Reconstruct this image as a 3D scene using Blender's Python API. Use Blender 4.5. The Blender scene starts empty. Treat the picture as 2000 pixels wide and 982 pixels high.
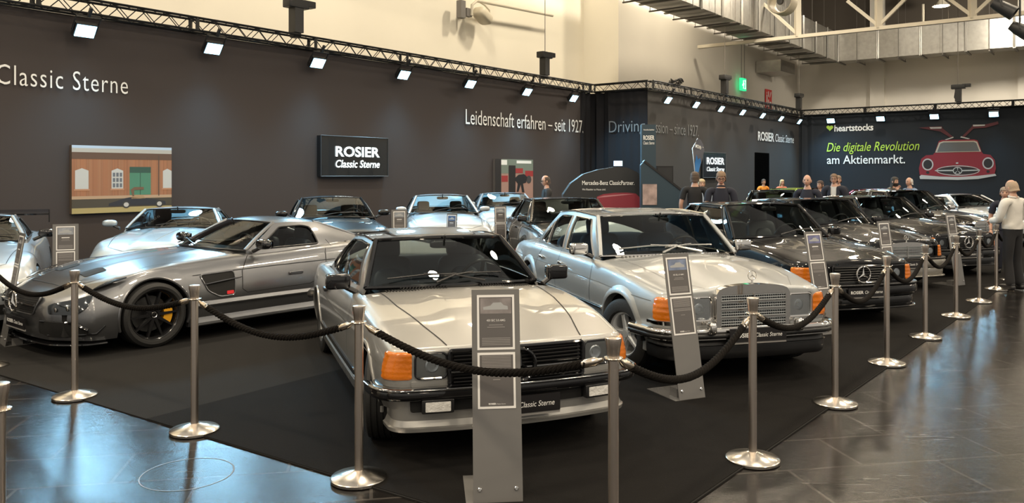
import bpy, bmesh, math, random
from mathutils import Vector, Matrix
from mathutils.geometry import delaunay_2d_cdt

# ------------------------------------------------------------------ camera, world, lights, exposure
F, HC, YH = 1560.0, 1.80, 341.0          # focal length in pixels of the 2000 px frame, eye height, horizon row
sc = bpy.context.scene
COL = sc.collection
cam = bpy.data.objects.new('camera', bpy.data.cameras.new('camera'))
COL.objects.link(cam)
cam.data.sensor_width = 36.0
cam.data.lens = F / 2000 * 36
cam.data.shift_y = -(491 - YH) / 2000
cam.data.clip_end = 300
cam.location = (0, 0, HC)
cam.rotation_euler = (math.pi / 2, 0, 0)
sc.camera = cam
sc.view_settings.view_transform = 'Standard'
sc.view_settings.look = 'None'
sc.view_settings.gamma = 1
sc.view_settings.use_curve_mapping = False
sc.view_settings.exposure = 0.0
world = bpy.data.worlds.new('hall_air')
sc.world = world
world.use_nodes = True
world.node_tree.nodes['Background'].inputs[0].default_value = (1.0, 0.92, 0.80, 1)
world.node_tree.nodes['Background'].inputs[1].default_value = 0.50

U = Vector((0.6096, 0.7927, 0))           # along the left wall of the stand
N = Vector((0.7927, -0.6096, 0))          # square to it, towards the visitors
K = 1.159

def hall_light(x, y, z, power, size):
    l = bpy.data.lights.new('hall_bay_or_wall_fill', 'AREA')
    l.shape = 'DISK'; l.size = size; l.energy = power; l.color = (1.0, 0.84, 0.62)
    o = bpy.data.objects.new('hall_bay_or_wall_fill', l)
    o.location = (x, y, z); COL.objects.link(o)
    return o
for gi in range(-1, 5):
    for gj in range(-2, 4):
        q = U * (gi * 7.5 - 1.0) + N * (gj * 5.0 - 1.0)
        if q.dot(N) > -11.5 and q.dot(U) < 36:
            hall_light(q.x, q.y, 9.4, 235, 0.75)

for ga in (-2, 6, 14, 22, 30):            # unseen fill lights added to brighten the left hall wall
    q = N * -12.2 + U * ga
    o = hall_light(q.x, q.y, 12.0, 500, 0.8)
    o.data.color = (1.0, .87, .66)
    o.rotation_euler = (Vector((-N.x, -N.y, -.75))).to_track_quat('-Z', 'Y').to_euler()

for ga, gn, d, pw in ((36, -8, (-N.x, -N.y, -.7), 700), (28, -8, (-N.x, -N.y, -.7), 700), (41, -4, (U.x, U.y, -.4), 620), (41, 6, (U.x, U.y, -.4), 620), (41, 16, (U.x, U.y, -.4), 620)):  # more added fill lights, aimed at the middle and back hall walls
    q = N * gn + U * ga
    o = hall_light(q.x, q.y, 9.2 if gn > -7 else 11.5, pw, 0.8); o.data.color = (1.0, .90, .74)
    o.rotation_euler = Vector(d).to_track_quat('-Z', 'Y').to_euler()

# ------------------------------------------------------------------ materials
MATS = {}
def mat(name, col, rough=.5, metal=0, coat=0, emit=0, spec=.5, bump=None, var=None, sheen=0, crough=.03, alpha=None):
    if name in MATS: return MATS[name]
    m = bpy.data.materials.new(name); m.use_nodes = True
    nt = m.node_tree; b = nt.nodes['Principled BSDF']
    b.inputs['Base Color'].default_value = (*col, 1)
    b.inputs['Roughness'].default_value = rough
    b.inputs['Metallic'].default_value = metal
    b.inputs['Coat Weight'].default_value = coat
    b.inputs['Coat Roughness'].default_value = crough
    b.inputs['Specular IOR Level'].default_value = spec
    b.inputs['Sheen Weight'].default_value = sheen
    if emit:
        b.inputs['Emission Color'].default_value = (*col, 1); b.inputs['Emission Strength'].default_value = emit
    if bump or var:
        tc = nt.nodes.new('ShaderNodeTexCoord')
        n = nt.nodes.new('ShaderNodeTexNoise'); n.inputs['Scale'].default_value = (bump or var)[0]
        n.inputs['Detail'].default_value = 4
        nt.links.new(tc.outputs['Object'], n.inputs['Vector'])
        if bump:
            bp = nt.nodes.new('ShaderNodeBump'); bp.inputs['Strength'].default_value = bump[1]; bp.inputs['Distance'].default_value = .01
            nt.links.new(n.outputs['Fac'], bp.inputs['Height']); nt.links.new(bp.outputs['Normal'], b.inputs['Normal'])
        if var:
            mx = nt.nodes.new('ShaderNodeMix'); mx.data_type = 'RGBA'
            mx.inputs[6].default_value = (*[c * (1 - var[1]) for c in col], 1); mx.inputs[7].default_value = (*[min(1, c * (1 + var[1])) for c in col], 1)
            nt.links.new(n.outputs['Fac'], mx.inputs[0]); nt.links.new(mx.outputs[2], b.inputs['Base Color'])
    MATS[name] = m
    return m

def glass_mat(name, tint, ior=1.5, boost=1.0, rough=0.0):
    """thin window pane: tinted see-through sheet with a mirror reflection by Fresnel"""
    m = bpy.data.materials.new(name); m.use_nodes = True
    nt = m.node_tree; nt.nodes.clear()
    out = nt.nodes.new('ShaderNodeOutputMaterial'); mx = nt.nodes.new('ShaderNodeMixShader')
    t = nt.nodes.new('ShaderNodeBsdfTransparent'); g = nt.nodes.new('ShaderNodeBsdfGlossy')
    f = nt.nodes.new('ShaderNodeFresnel'); f.inputs[0].default_value = ior
    t.inputs[0].default_value = (*tint, 1); g.inputs['Roughness'].default_value = rough
    mm = nt.nodes.new('ShaderNodeMath'); mm.operation = 'MULTIPLY'; mm.inputs[1].default_value = boost; mm.use_clamp = True
    nt.links.new(f.outputs[0], mm.inputs[0]); nt.links.new(mm.outputs[0], mx.inputs[0])
    nt.links.new(t.outputs[0], mx.inputs[1]); nt.links.new(g.outputs[0], mx.inputs[2]); nt.links.new(mx.outputs[0], out.inputs[0])
    MATS[name] = m
    return m

GLASS = glass_mat('car_glass', (.74, .82, .82), 1.5, .95)
GLASSD = glass_mat('dark_car_glass', (.40, .46, .46), 1.5, 1.0)
LENS = glass_mat('lamp_lens', (.9, .93, .95), 1.45, 1.0)
BLACK = mat('black_plastic', (.012, .012, .013), .35)
GLOSSBLACK = mat('gloss_black', (.006, .006, .007), .08, coat=.6)
RUBBER = mat('tyre_rubber', (.012, .012, .012), .62, bump=(90, .2))
UNDER = mat('underbody_black', (.006, .006, .006), .8)
CHROME = mat('chrome', (.82, .80, .77), .06, 1)
DCHROME = mat('dark_chrome', (.20, .20, .20), .10, 1)
STEEL = mat('brushed_steel', (.72, .64, .57), .28, 1, bump=(60, .03))
ALU = mat('rim_silver', (.66, .68, .70), .28, .55)
AMBER = mat('amber_lens', (.66, .17, .006), .12, coat=.8, bump=(40, .3))
REFL = mat('lamp_reflector', (.80, .79, .76), .2, .15, coat=.8, bump=(34, .9))
RED = mat('red_sticker', (.75, .03, .04), .4)
WHITE = mat('white_print', (.86, .86, .86), .5)
SHEETG = mat('sheet_grey_print', (.105, .098, .098), .5)
STANDG = mat('stand_grey', (.155, .15, .145), .22, coat=.5)
DARKSEAT = mat('dark_leather', (.022, .024, .028), .45, bump=(30, .15))
NAVYSEAT = mat('navy_leather', (.022, .034, .052), .5, bump=(30, .15))
BLUESEAT = mat('blue_velour', (.02, .06, .12), .7, bump=(60, .2))
BRAKE = mat('brake_disc', (.12, .12, .12), .4, .8)
YELLOW = mat('yellow_caliper', (.75, .36, .02), .35, coat=.5)
BLACKRIM = mat('black_rim', (.012, .012, .013), .2, coat=.5)

def paint(name, col, metal=.6, rough=.32, coat=1.0):
    m = mat(name, col, rough, metal, coat=coat, crough=.02)
    nt = m.node_tree; b = nt.nodes['Principled BSDF']
    tc = nt.nodes.new('ShaderNodeTexCoord'); n = nt.nodes.new('ShaderNodeTexNoise'); n.inputs['Scale'].default_value = 900
    bp = nt.nodes.new('ShaderNodeBump'); bp.inputs['Strength'].default_value = .06; bp.inputs['Distance'].default_value = .002
    nt.links.new(tc.outputs['Object'], n.inputs['Vector']); nt.links.new(n.outputs['Fac'], bp.inputs['Height']); nt.links.new(bp.outputs['Normal'], b.inputs['Normal'])
    return m

# ------------------------------------------------------------------ helpers
def lerp(a, b, t): return a + (b - a) * t
def clamp(x, a=0., b=1.): return max(a, min(b, x))
def smooth(t): t = clamp(t); return t * t * (3 - 2 * t)
def pchip(pts):
    xs = [p[0] for p in pts]; ys = [p[1] for p in pts]; n = len(xs)
    h = [xs[i + 1] - xs[i] for i in range(n - 1)]; d = [(ys[i + 1] - ys[i]) / h[i] for i in range(n - 1)]
    m = [0.] * n
    if n == 2: m = [d[0], d[0]]
    else:
        for i in range(1, n - 1):
            if d[i - 1] * d[i] > 0:
                w1, w2 = 2 * h[i] + h[i - 1], h[i] + 2 * h[i - 1]
                m[i] = (w1 + w2) / (w1 / d[i - 1] + w2 / d[i])
        m[0], m[-1] = d[0], d[-1]
    def f(x):
        if x <= xs[0]: return ys[0]
        if x >= xs[-1]: return ys[-1]
        i = 0
        while x > xs[i + 1]: i += 1
        t = (x - xs[i]) / h[i]
        return ((1 + 2 * t) * (1 - t) ** 2 * ys[i] + t * (1 - t) ** 2 * h[i] * m[i] + t * t * (3 - 2 * t) * ys[i + 1] + t * t * (t - 1) * h[i] * m[i + 1])
    return f
def inside(poly, x, y):
    r = False; j = len(poly) - 1
    for i in range(len(poly)):
        xi, yi = poly[i]; xj, yj = poly[j]
        if (yi > y) != (yj > y) and x < (xj - xi) * (y - yi) / (yj - yi) + xi: r = not r
        j = i
    return r
def dens(poly, step, closed=True):
    out = []; n = len(poly)
    for i in range(n if closed else n - 1):
        a, b = poly[i], poly[(i + 1) % n]
        k = max(1, int(math.ceil(math.dist(a, b) / step)))
        for q in range(k): out.append(tuple(lerp(a[c], b[c], q / k) for c in range(len(a))))
    if not closed: out.append(tuple(poly[-1]))
    return out
def rpoly(pts, r=.02, n=4):
    """polygon with rounded corners"""
    out = []; m = len(pts)
    for i in range(m):
        p0, p1, p2 = Vector(pts[i - 1]), Vector(pts[i]), Vector(pts[(i + 1) % m])
        a = p1 + (p0 - p1).normalized() * min(r, (p0 - p1).length * .45); b = p1 + (p2 - p1).normalized() * min(r, (p2 - p1).length * .45)
        for k in range(n + 1):
            t = k / n; out.append(tuple(a * (1 - t) ** 2 + p1 * 2 * t * (1 - t) + b * t * t))
    return out
def rrect(x0, y0, x1, y1, r=.02, n=4): return rpoly([(x0, y0), (x1, y0), (x1, y1), (x0, y1)], r, n)

class MB:
    def __init__(s): s.v = []; s.f = []
    def add(s, v, f):
        o = len(s.v); s.v += [tuple(p) for p in v]; s.f += [tuple(i + o for i in q) for q in f]; return s
    def grid(s, rows, cu=False, cv=False):
        n, m = len(rows), len(rows[0]); v = [p for r in rows for p in r]; f = []
        for i in range(n if cu else n - 1):
            for j in range(m if cv else m - 1):
                f.append((i * m + j, i * m + (j + 1) % m, ((i + 1) % n) * m + (j + 1) % m, ((i + 1) % n) * m + j))
        return s.add(v, f)
    def box(s, c, d, M=None, bev=0.):
        x, y, z = [q / 2 for q in d]; c = Vector(c)
        if bev > 0:
            return s.sell(c, (x, y, z), .12, .12, 20, 12, M)
        v = [Vector((a * x, b * y, e * z)) for a in (-1, 1) for b in (-1, 1) for e in (-1, 1)]
        v = [c + (M @ p if M else p) for p in v]
        return s.add(v, [(0, 1, 3, 2), (4, 6, 7, 5), (0, 4, 5, 1), (2, 3, 7, 6), (0, 2, 6, 4), (1, 5, 7, 3)])
    def bar(s, a, b, w, h=None):
        a, b = Vector(a), Vector(b); d = b - a; q = d.to_track_quat('X', 'Z').to_matrix()
        return s.box((a + b) / 2, (d.length, w, h or w), q)
    def sell(s, c, d, e1=.3, e2=.3, n=20, m=12, M=None):
        def sp(t, e): return math.copysign(abs(t) ** e, t)
        rows = []; c = Vector(c)
        for i in range(m + 1):
            a = -math.pi / 2 + math.pi * i / m
            row = []
            for j in range(n):
                b = 2 * math.pi * (j + .5) / n
                p = Vector((d[0] * sp(math.cos(a), e1) * sp(math.cos(b), e2), d[1] * sp(math.cos(a), e1) * sp(math.sin(b), e2), d[2] * sp(math.sin(a), e1)))
                row.append(c + (M @ p if M else p))
            rows.append(row)
        return s.grid(rows, cv=True)
    def tube(s, path, r, seg=8, closed=False, cap=True, flat=1.0):
        path = [Vector(p) for p in path]; n = len(path); rows = []
        nrm = None
        for i, p in enumerate(path):
            if closed: t = path[(i + 1) % n] - path[i - 1]
            else: t = path[min(i + 1, n - 1)] - path[max(i - 1, 0)]
            t = t.normalized() if t.length > 1e-9 else Vector((0, 0, 1))
            if nrm is None:
                nrm = t.cross(Vector((0, 0, 1)))
                if nrm.length < 1e-3: nrm = t.cross(Vector((0, 1, 0)))
            nrm = (nrm - t * nrm.dot(t)).normalized(); bn = t.cross(nrm)
            rr = r[i] if isinstance(r, (list, tuple)) else r
            rows.append([p + (nrm * math.cos(2 * math.pi * k / seg) + bn * math.sin(2 * math.pi * k / seg) * flat) * rr for k in range(seg)])
        s.grid(rows, cu=closed, cv=True)
        if cap and not closed:
            s.add(rows[0], [tuple(range(seg))[::-1]]); s.add(rows[-1], [tuple(range(seg))])
        return s
    def sweep(s, path, prof, closed=False, cap=True):
        """profile (outward, up) along a level path; outward is right of the travel direction"""
        path = [Vector(p) for p in path]; n = len(path); rows = []
        for i, p in enumerate(path):
            t = (path[(i + 1) % n] - path[i - 1]) if closed else (path[min(i + 1, n - 1)] - path[max(i - 1, 0)])
            t.z = 0; t.normalize(); o = Vector((t.y, -t.x, 0))
            rows.append([p + o * a + Vector((0, 0, b)) for a, b in prof])
        s.grid(rows, cu=closed, cv=True)
        if cap and not closed:
            m = len(prof); s.add(rows[0], [tuple(range(m))]); s.add(rows[-1], [tuple(range(m))[::-1]])
        return s
    def lathe(s, prof, seg=32, M=None, c=(0, 0, 0)):
        """profile (radius, height) about z, then M and c"""
        c = Vector(c); rows = []
        for r, h in prof:
            row = [Vector((r * math.cos(2 * math.pi * k / seg), r * math.sin(2 * math.pi * k / seg), h)) for k in range(seg)]
            rows.append([c + (M @ p if M else p) for p in row])
        return s.grid(rows, cv=True)
    def prism(s, poly, z0, z1, M=None, c=(0, 0, 0)):
        c = Vector(c); n = len(poly); v = [Vector((p[0], p[1], z)) for z in (z0, z1) for p in poly]
        v = [c + (M @ p if M else p) for p in v]
        return s.add(v, [tuple(range(n))[::-1], tuple(range(n, 2 * n))] + [(i, (i + 1) % n, n + (i + 1) % n, n + i) for i in range(n)])
    def patch(s, poly, mapf, holes=(), step=.06, thick=0., flip=False):
        rings = [dens(poly, step)] + [dens(h, step) for h in holes]
        pts = []; edges = []
        for r in rings:
            o = len(pts); pts += [Vector(p) for p in r]; edges += [(o + i, o + (i + 1) % len(r)) for i in range(len(r))]
        x0, x1 = min(p[0] for p in poly), max(p[0] for p in poly); y0, y1 = min(p[1] for p in poly), max(p[1] for p in poly)
        bnd = list(pts)
        for i in range(1, int((x1 - x0) / step) + 1):
            for j in range(1, int((y1 - y0) / step) + 1):
                x, y = x0 + i * step, y0 + j * step
                if inside(poly, x, y) and not any(inside(h, x, y) for h in holes) and all((b.x - x) ** 2 + (b.y - y) ** 2 > (.45 * step) ** 2 for b in bnd):
                    pts.append(Vector((x, y)))
        vs, es, fs, *_ = delaunay_2d_cdt(pts, edges, [], 0, 1e-6)
        tri = []
        for f in fs:
            cx = sum(vs[i].x for i in f) / len(f); cy = sum(vs[i].y for i in f) / len(f)
            if inside(rings[0], cx, cy) and not any(inside(h, cx, cy) for h in rings[1:]): tri.append(tuple(f))
        P = [Vector(mapf(q.x, q.y)) for q in vs]
        if flip: tri = [t[::-1] for t in tri]
        if not thick: return s.add(P, tri)
        e = .003; B = []
        for q, p in zip(vs, P):
            n = (Vector(mapf(q.x + e, q.y)) - p).cross(Vector(mapf(q.x, q.y + e)) - p)
            n = n.normalized() if n.length > 1e-12 else Vector((0, 0, 1))
            B.append(p - n * thick * (-1 if flip else 1))
        n = len(P); cnt = {}
        for t in tri:
            for k in range(3):
                a, b = t[k], t[(k + 1) % 3]; cnt[(a, b)] = 1
        rim = [(b, a, n + a, n + b) for (a, b) in cnt if (b, a) not in cnt]
        return s.add(P + B, tri + [tuple(n + i for i in t[::-1]) for t in tri] + rim)
    def ribbon(s, path, nrm, w):
        """flat strip lying on a surface: path points and surface normals"""
        a = []; b = []; n = len(path); path = [Vector(p) for p in path]
        for i, p in enumerate(path):
            t = (path[min(i + 1, n - 1)] - path[max(i - 1, 0)]).normalized(); d = t.cross(Vector(nrm[i])).normalized() * w / 2
            a.append(p - d); b.append(p + d)
        return s.grid([a, b])
    def build(s, name, m, parent=None, sharp=38, loc=None, flat=False):
        me = bpy.data.meshes.new(name); me.from_pydata(s.v, [], s.f); me.update()
        me.materials.append(m)
        bm = bmesh.new(); bm.from_mesh(me)
        bmesh.ops.remove_doubles(bm, verts=bm.verts, dist=1e-5)
        bmesh.ops.recalc_face_normals(bm, faces=bm.faces)
        bm.to_mesh(me); bm.free()
        if not flat:
            me.shade_smooth(); me.set_sharp_from_angle(angle=math.radians(sharp))
        o = bpy.data.objects.new(name, me); COL.objects.link(o)
        if parent: o.parent = parent
        if loc: o.location = loc
        return o

def tag(o, label=None, cat=None, group=None, kind=None):
    for k, v in (('label', label), ('category', cat), ('group', group), ('kind', kind)):
        if v: o[k] = v
    return o
def thing(name, label, cat, loc=(0, 0, 0), rz=0, group=None):
    o = bpy.data.objects.new(name, None); COL.objects.link(o); o.empty_display_size = .2
    o.location = loc; o.rotation_euler = (0, 0, rz)
    return tag(o, label, cat, group)
def copy_obj(o, parent=None):
    c = o.copy(); COL.objects.link(c)
    if parent: c.parent = parent
    return c
def copy_tree(o, parent=None):
    c = copy_obj(o, parent)
    for ch in list(o.children): copy_tree(ch, c)
    return c
def G(px, py, z=0.):
    """point on the level z seen at a place of the photograph"""
    y = F * (HC - z) / (py - YH); return Vector(((px - 1000) / F * y, y, z))
def D(px, y): return Vector(((px - 1000) / F * y, y, 0))
RZ = lambda a: Matrix.Rotation(a, 3, 'Z')
RX = lambda a: Matrix.Rotation(a, 3, 'X')
RY = lambda a: Matrix.Rotation(a, 3, 'Y')

TEXTS = {}
def text_geo(s, shear=0., bold=0., space=1.):
    """lettering as flat polygons, cap height about 0.7, from the built-in typeface; returns verts, faces, width"""
    k = (s, shear, bold, space)
    if k not in TEXTS:
        c = bpy.data.curves.new('lettering', 'FONT'); c.body = s; c.shear = shear; c.offset = bold; c.space_character = space
        c.fill_mode = 'FRONT'; c.dimensions = '2D'; c.resolution_u = 3
        o = bpy.data.objects.new('lettering', c); COL.objects.link(o)
        dg = bpy.context.evaluated_depsgraph_get(); ev = o.evaluated_get(dg); me = ev.to_mesh()
        v = [(p.co.x, p.co.y) for p in me.vertices]; f = [tuple(q.vertices) for q in me.polygons]
        ev.to_mesh_clear(); bpy.data.objects.remove(o); bpy.data.curves.remove(c)
        x0 = min(p[0] for p in v); x1 = max(p[0] for p in v)
        TEXTS[k] = ([(p[0] - x0, p[1]) for p in v], f, x1 - x0)
    return TEXTS[k]
def add_text(mb, s, mapf, x, y, cap, width=None, shear=0., bold=0., space=1., align='L'):
    """text on a surface map (u, v); cap = capital height, width = run length (stretches the letters)"""
    v, f, w = text_geo(s, shear, bold, space); sy = cap / .69; sx = (width / w) if width else sy
    x -= {'L': 0, 'C': .5, 'R': 1}[align] * w * sx
    return mb.add([mapf(x + p[0] * sx, y + p[1] * sy) for p in v], f)
# ------------------------------------------------------------------ the setting
DL, DM, CB = 15.30, 13.03, 40.57
def on_l(px, py, d=DL, off=0.):            # point of the left / middle wall seen at a pixel
    xi = (px - 1000) / F; d -= off; y = -d / (N.x * xi + N.y); return Vector((xi * y, y, HC - (py - YH) / F * y))
def on_b(px, py, c=CB, off=0.):
    xi = (px - 1000) / F; c -= off; y = c / (U.x * xi + U.y); return Vector((xi * y, y, HC - (py - YH) / F * y))
def wl(d, off=0.): return lambda a, z: N * (-(d - off)) + U * a + Vector((0, 0, z))     # wall coordinates (along, up)
def wb(c, off=0.): return lambda a, z: U * (c - off) + N * a + Vector((0, 0, z))
C0, C1, C2 = Vector((2.47, 24.87, 0)) * K, Vector((4.02, 23.67, 0)) * K, Vector((12.43, 34.6, 0)) * K

def floor_mat():
    m = bpy.data.materials.new('polished_hall_floor'); m.use_nodes = True; nt = m.node_tree; b = nt.nodes['Principled BSDF']; L = nt.links.new
    tc = nt.nodes.new('ShaderNodeTexCoord'); mp = nt.nodes.new('ShaderNodeMapping'); mp.inputs['Rotation'].default_value = (0, 0, math.radians(-10))
    L(tc.outputs['Object'], mp.inputs['Vector'])
    def noise(scale, detail, rough=.6, vec=None, dist=0):
        n = nt.nodes.new('ShaderNodeTexNoise'); n.inputs['Scale'].default_value = scale; n.inputs['Detail'].default_value = detail
        n.inputs['Roughness'].default_value = rough; n.inputs['Distortion'].default_value = dist; L(vec or mp.outputs['Vector'], n.inputs['Vector']); return n
    def ramp(src, stops):
        r = nt.nodes.new('ShaderNodeValToRGB'); e = r.color_ramp.elements
        while len(e) < len(stops): e.new(.5)
        for q, (p, c) in zip(e, stops): q.position = p; q.color = (c, c, c, 1)
        L(src, r.inputs['Fac']); return r
    br = nt.nodes.new('ShaderNodeTexBrick'); br.inputs['Scale'].default_value = 1.0; br.inputs['Mortar Size'].default_value = .010
    br.inputs['Brick Width'].default_value = 1.0; br.inputs['Row Height'].default_value = .5; br.inputs['Mortar Smooth'].default_value = .1; br.inputs['Bias'].default_value = 0
    br.inputs['Color1'].default_value = (.011, .0098, .009, 1); br.inputs['Color2'].default_value = (.008, .007, .0066, 1); br.inputs['Mortar'].default_value = (.045, .04, .036, 1)
    L(mp.outputs['Vector'], br.inputs['Vector'])
    # fine scratches: strongly stretched noise in three directions
    sc_out = None
    for rot, sx in ((0.75, 34), (2.05, 40), (2.75, 30)):
        m2 = nt.nodes.new('ShaderNodeMapping'); m2.inputs['Rotation'].default_value = (0, 0, rot); m2.inputs['Scale'].default_value = (1.6, sx, 1)
        L(tc.outputs['Object'], m2.inputs['Vector'])
        r = ramp(noise(1.6, 3, .55, m2.outputs['Vector'], .5).outputs['Fac'], [(.685, 0), (.715, 1)])
        if sc_out is None: sc_out = r.outputs[0]
        else:
            a = nt.nodes.new('ShaderNodeMath'); a.operation = 'MAXIMUM'; L(sc_out, a.inputs[0]); L(r.outputs[0], a.inputs[1]); sc_out = a.outputs[0]
    patches = ramp(noise(1.1, 5).outputs['Fac'], [(.42, 0), (.62, 1)])
    mul = nt.nodes.new('ShaderNodeMath'); mul.operation = 'MULTIPLY'; L(sc_out, mul.inputs[0]); L(patches.outputs[0], mul.inputs[1])
    mx = nt.nodes.new('ShaderNodeMix'); mx.data_type = 'RGBA'; L(mul.outputs[0], mx.inputs[0]); L(br.outputs['Color'], mx.inputs[6]); mx.inputs[7].default_value = (.075, .068, .06, 1)
    L(mx.outputs[2], b.inputs['Base Color'])
    rr = ramp(noise(2.6, 6, .65).outputs['Fac'], [(.3, .08), (.7, .20)])
    ad = nt.nodes.new('ShaderNodeMath'); ad.operation = 'MULTIPLY_ADD'; L(mul.outputs[0], ad.inputs[0]); ad.inputs[1].default_value = .2; L(rr.outputs[0], ad.inputs[2])
    L(ad.outputs[0], b.inputs['Roughness'])
    b.inputs['Specular IOR Level'].default_value = .17
    hm = nt.nodes.new('ShaderNodeMath'); hm.operation = 'MULTIPLY_ADD'; L(noise(9, 8, .75).outputs['Fac'], hm.inputs[0]); hm.inputs[1].default_value = .8; L(br.outputs['Fac'], hm.inputs[2])
    bp = nt.nodes.new('ShaderNodeBump'); bp.inputs['Strength'].default_value = .24; bp.inputs['Distance'].default_value = .012
    L(hm.outputs[0], bp.inputs['Height']); L(bp.outputs['Normal'], b.inputs['Normal'])
    return m
def struct(o): o['kind'] = 'structure'; return o

struct(MB().patch([(-30, -14), (50, -14), (50, 62), (-30, 62)], lambda x, y: (x, y, 0), step=40).build('floor', floor_mat(), flat=True))
mk = G(366, 925); MB().ribbon([mk + Vector((.265 * math.cos(t), .265 * math.sin(t), .0012)) for t in [2 * math.pi * k / 64 for k in range(65)]], [(0, 0, 1)] * 65, .006).build('floor_mark', mat('floor_mark_grey', (.16, .15, .14), .5), bpy.data.objects['floor'])
CARPET = mat('carpet_grey', (.0185, .0178, .0172), .95, spec=.1, bump=(160, .5), var=(1.2, .12))
CARPET2 = mat('carpet_dark', (.0085, .0078, .0074), .95, spec=.1, bump=(160, .5), var=(1.2, .15))
ca = Vector((.463, 3.72, 0)); cl = ca + (Vector((-4.38, 7.02, 0)) - ca).normalized() * 17; cr = ca + Vector((3.36, 4.12, 0)).normalized() * 34
poly = [tuple(p[:2]) for p in (cl, ca, cr, Vector((18, 44, 0)), Vector((-9, 22, 0)))]
struct(MB().patch(poly, lambda x, y: (x, y, .008), step=50, thick=.0078).build('floor_carpet', CARPET, flat=True))
s0 = G(275, 813); s1 = s0 + (G(500, 757) - s0).normalized() * 20
e0 = ca + (cl - ca).normalized() * ((s0 - ca).length - .12)
struct(MB().patch([tuple(p[:2]) for p in (e0, ca + Vector((0, .02, 0)), ca + (cr - ca) * .8, s1)], lambda x, y: (x, y, .011), step=50, thick=.0029).build('floor_carpet_front', CARPET2, flat=True))

FABRIC = mat('black_brown_fabric', (.062, .053, .051), .9, spec=.15, bump=(220, .15), var=(.5, .06))
FABRIC2 = mat('dark_grey_fabric', (.056, .053, .052), .9, spec=.15, bump=(220, .15), var=(.5, .06))
FABRIC3 = mat('night_blue_fabric', (.026, .030, .036), .9, spec=.15, bump=(220, .15), var=(.4, .08))
CURTAIN = mat('black_curtain', (.022, .022, .025), .9, spec=.1)
def fabric(name, m, mp, a0, a1, z1, folds):
    rows = []
    n = int((a1 - a0) / .06)
    for i in range(n + 1):
        a = lerp(a0, a1, i / n); w = folds(a)
        off = .05 * w * math.sin(a * 15 + 1.2 * math.sin(a * 4.1)) + .012 * math.sin(a * 1.7) + .02 * w * math.sin(a * 37)
        rows.append([mp(a, z) + (mp(a, z) - mp(a, z)) + off * (.5 + .5 * (z / 4.7)) * (N if mp(0, 0).dot(N) < -1 and abs(mp(1, 0).dot(N) - mp(0, 0).dot(N)) < 1e-6 else U * -1) for z in (0, 1.2, 2.4, 3.6, z1)])
    return struct(MB().grid(rows).build(name, m))
ZT = 4.72
aC0, aC1, aC2 = C0.dot(U), C1.dot(U), C2.dot(U)
W_L = fabric('wall_left', FABRIC, wl(DL), -6, aC0 - .75, ZT, lambda a: 0)
fabric('trim_1', CURTAIN, wl(DL), aC0 - .75, aC0 + .12, ZT, lambda a: 1.0)                                   # pleated curtain at the corner
fabric('trim_2', CURTAIN, wb(aC0), -DL - .12, -DM, ZT, lambda a: 1.0 if a < -DL + .9 else .35)
W_M = fabric('wall_middle', FABRIC2, wl(DM), aC1, aC2, ZT, lambda a: 0)
W_B = fabric('wall_back', FABRIC3, wb(CB), -DM - .2, 9.5, ZT, lambda a: .8 if a < -DM + .75 else (.5 if 6.0 < a < 6.9 else 0))

# hall shell behind the stand
HW = mat('hall_wall_cream', (.80, .75, .64), .85, var=(.35, .06))
HG = mat('hall_wall_grey', (.66, .62, .55), .85, var=(.35, .06))
DA, DB = 14.6 * K + .2, 13.06 * K + .4
hA = on_l(1140, 150, DA); hS = on_l(1218, 150, DB); aS = hA.dot(U)
def plane(name, m, mp, a0, a1, z0, z1):
    return struct(MB().grid([[mp(a, z) for z in (z0, (z0 + z1) / 2, z1)] for a in (a0, (a0 + a1) / 2, a1)]).build(name, m, flat=True))
plane('wall_hall_left', HW, wl(DA), -14, aS, 0, 13)
plane('wall_hall_step', HW, wb(aS), -DA, -DB, 0, 13)
hC = on_l(1556, 150, DB); aE = hC.dot(U)
plane('wall_hall_middle', HG, wl(DB), aS, aE, 0, 13)
plane('wall_hall_back', HG, wb(aE), -DB, 30, 0, 9.5)
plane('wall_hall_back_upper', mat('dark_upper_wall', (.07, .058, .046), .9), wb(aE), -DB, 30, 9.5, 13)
CEIL = mat('dark_roof', (.05, .042, .035), .9)
struct(MB().patch([(-30, 17), (50, 17), (50, 62), (-30, 62)], lambda x, y: (x, y, 13), step=40).build('ceiling', CEIL, flat=True))
for k, px in enumerate((1715, 2006)):
    q = on_b(px, 150, aE); 
    struct(MB().box(U * (aE - .12) + N * q.dot(N) + Vector((0, 0, 6)), (.24, .75, 12), RZ(math.atan2(U.y, U.x))).build(f'trim_{k + 3}', HG, flat=True))

# lettering on the fabric walls
PRINT = mat('white_lettering', (.80, .80, .78), .6); PRINTG = mat('grey_lettering', (.17, .165, .16), .6)
PRINTL = mat('lime_lettering', (.42, .62, .06), .6)
def wall_text(parent, s, mp, p0, p1, cap, m, name='lettering', **kw):
    ax = U if mp(1, 0).dot(U) - mp(0, 0).dot(U) > .5 else N
    mb = MB(); add_text(mb, s, lambda u, v: mp(u, v), p0.dot(ax), p0.z, cap, width=(p1 - p0).dot(ax), **kw)
    return mb.build(name, m, parent, flat=True)
o1 = .035
ml, mm, mbk = wl(DL, o1), wl(DM, o1), wb(CB, o1)
wall_text(W_L, 'Classic Sterne', ml, on_l(-9, 163.5), on_l(248, 182), .30 * K, PRINT, space=1.12, bold=-.006)
wall_text(W_L, 'Leidenschaft erfahren – seit 1927.', ml, on_l(908, 242), on_l(1138, 258), .38 * K, PRINT, bold=-.002)
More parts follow.
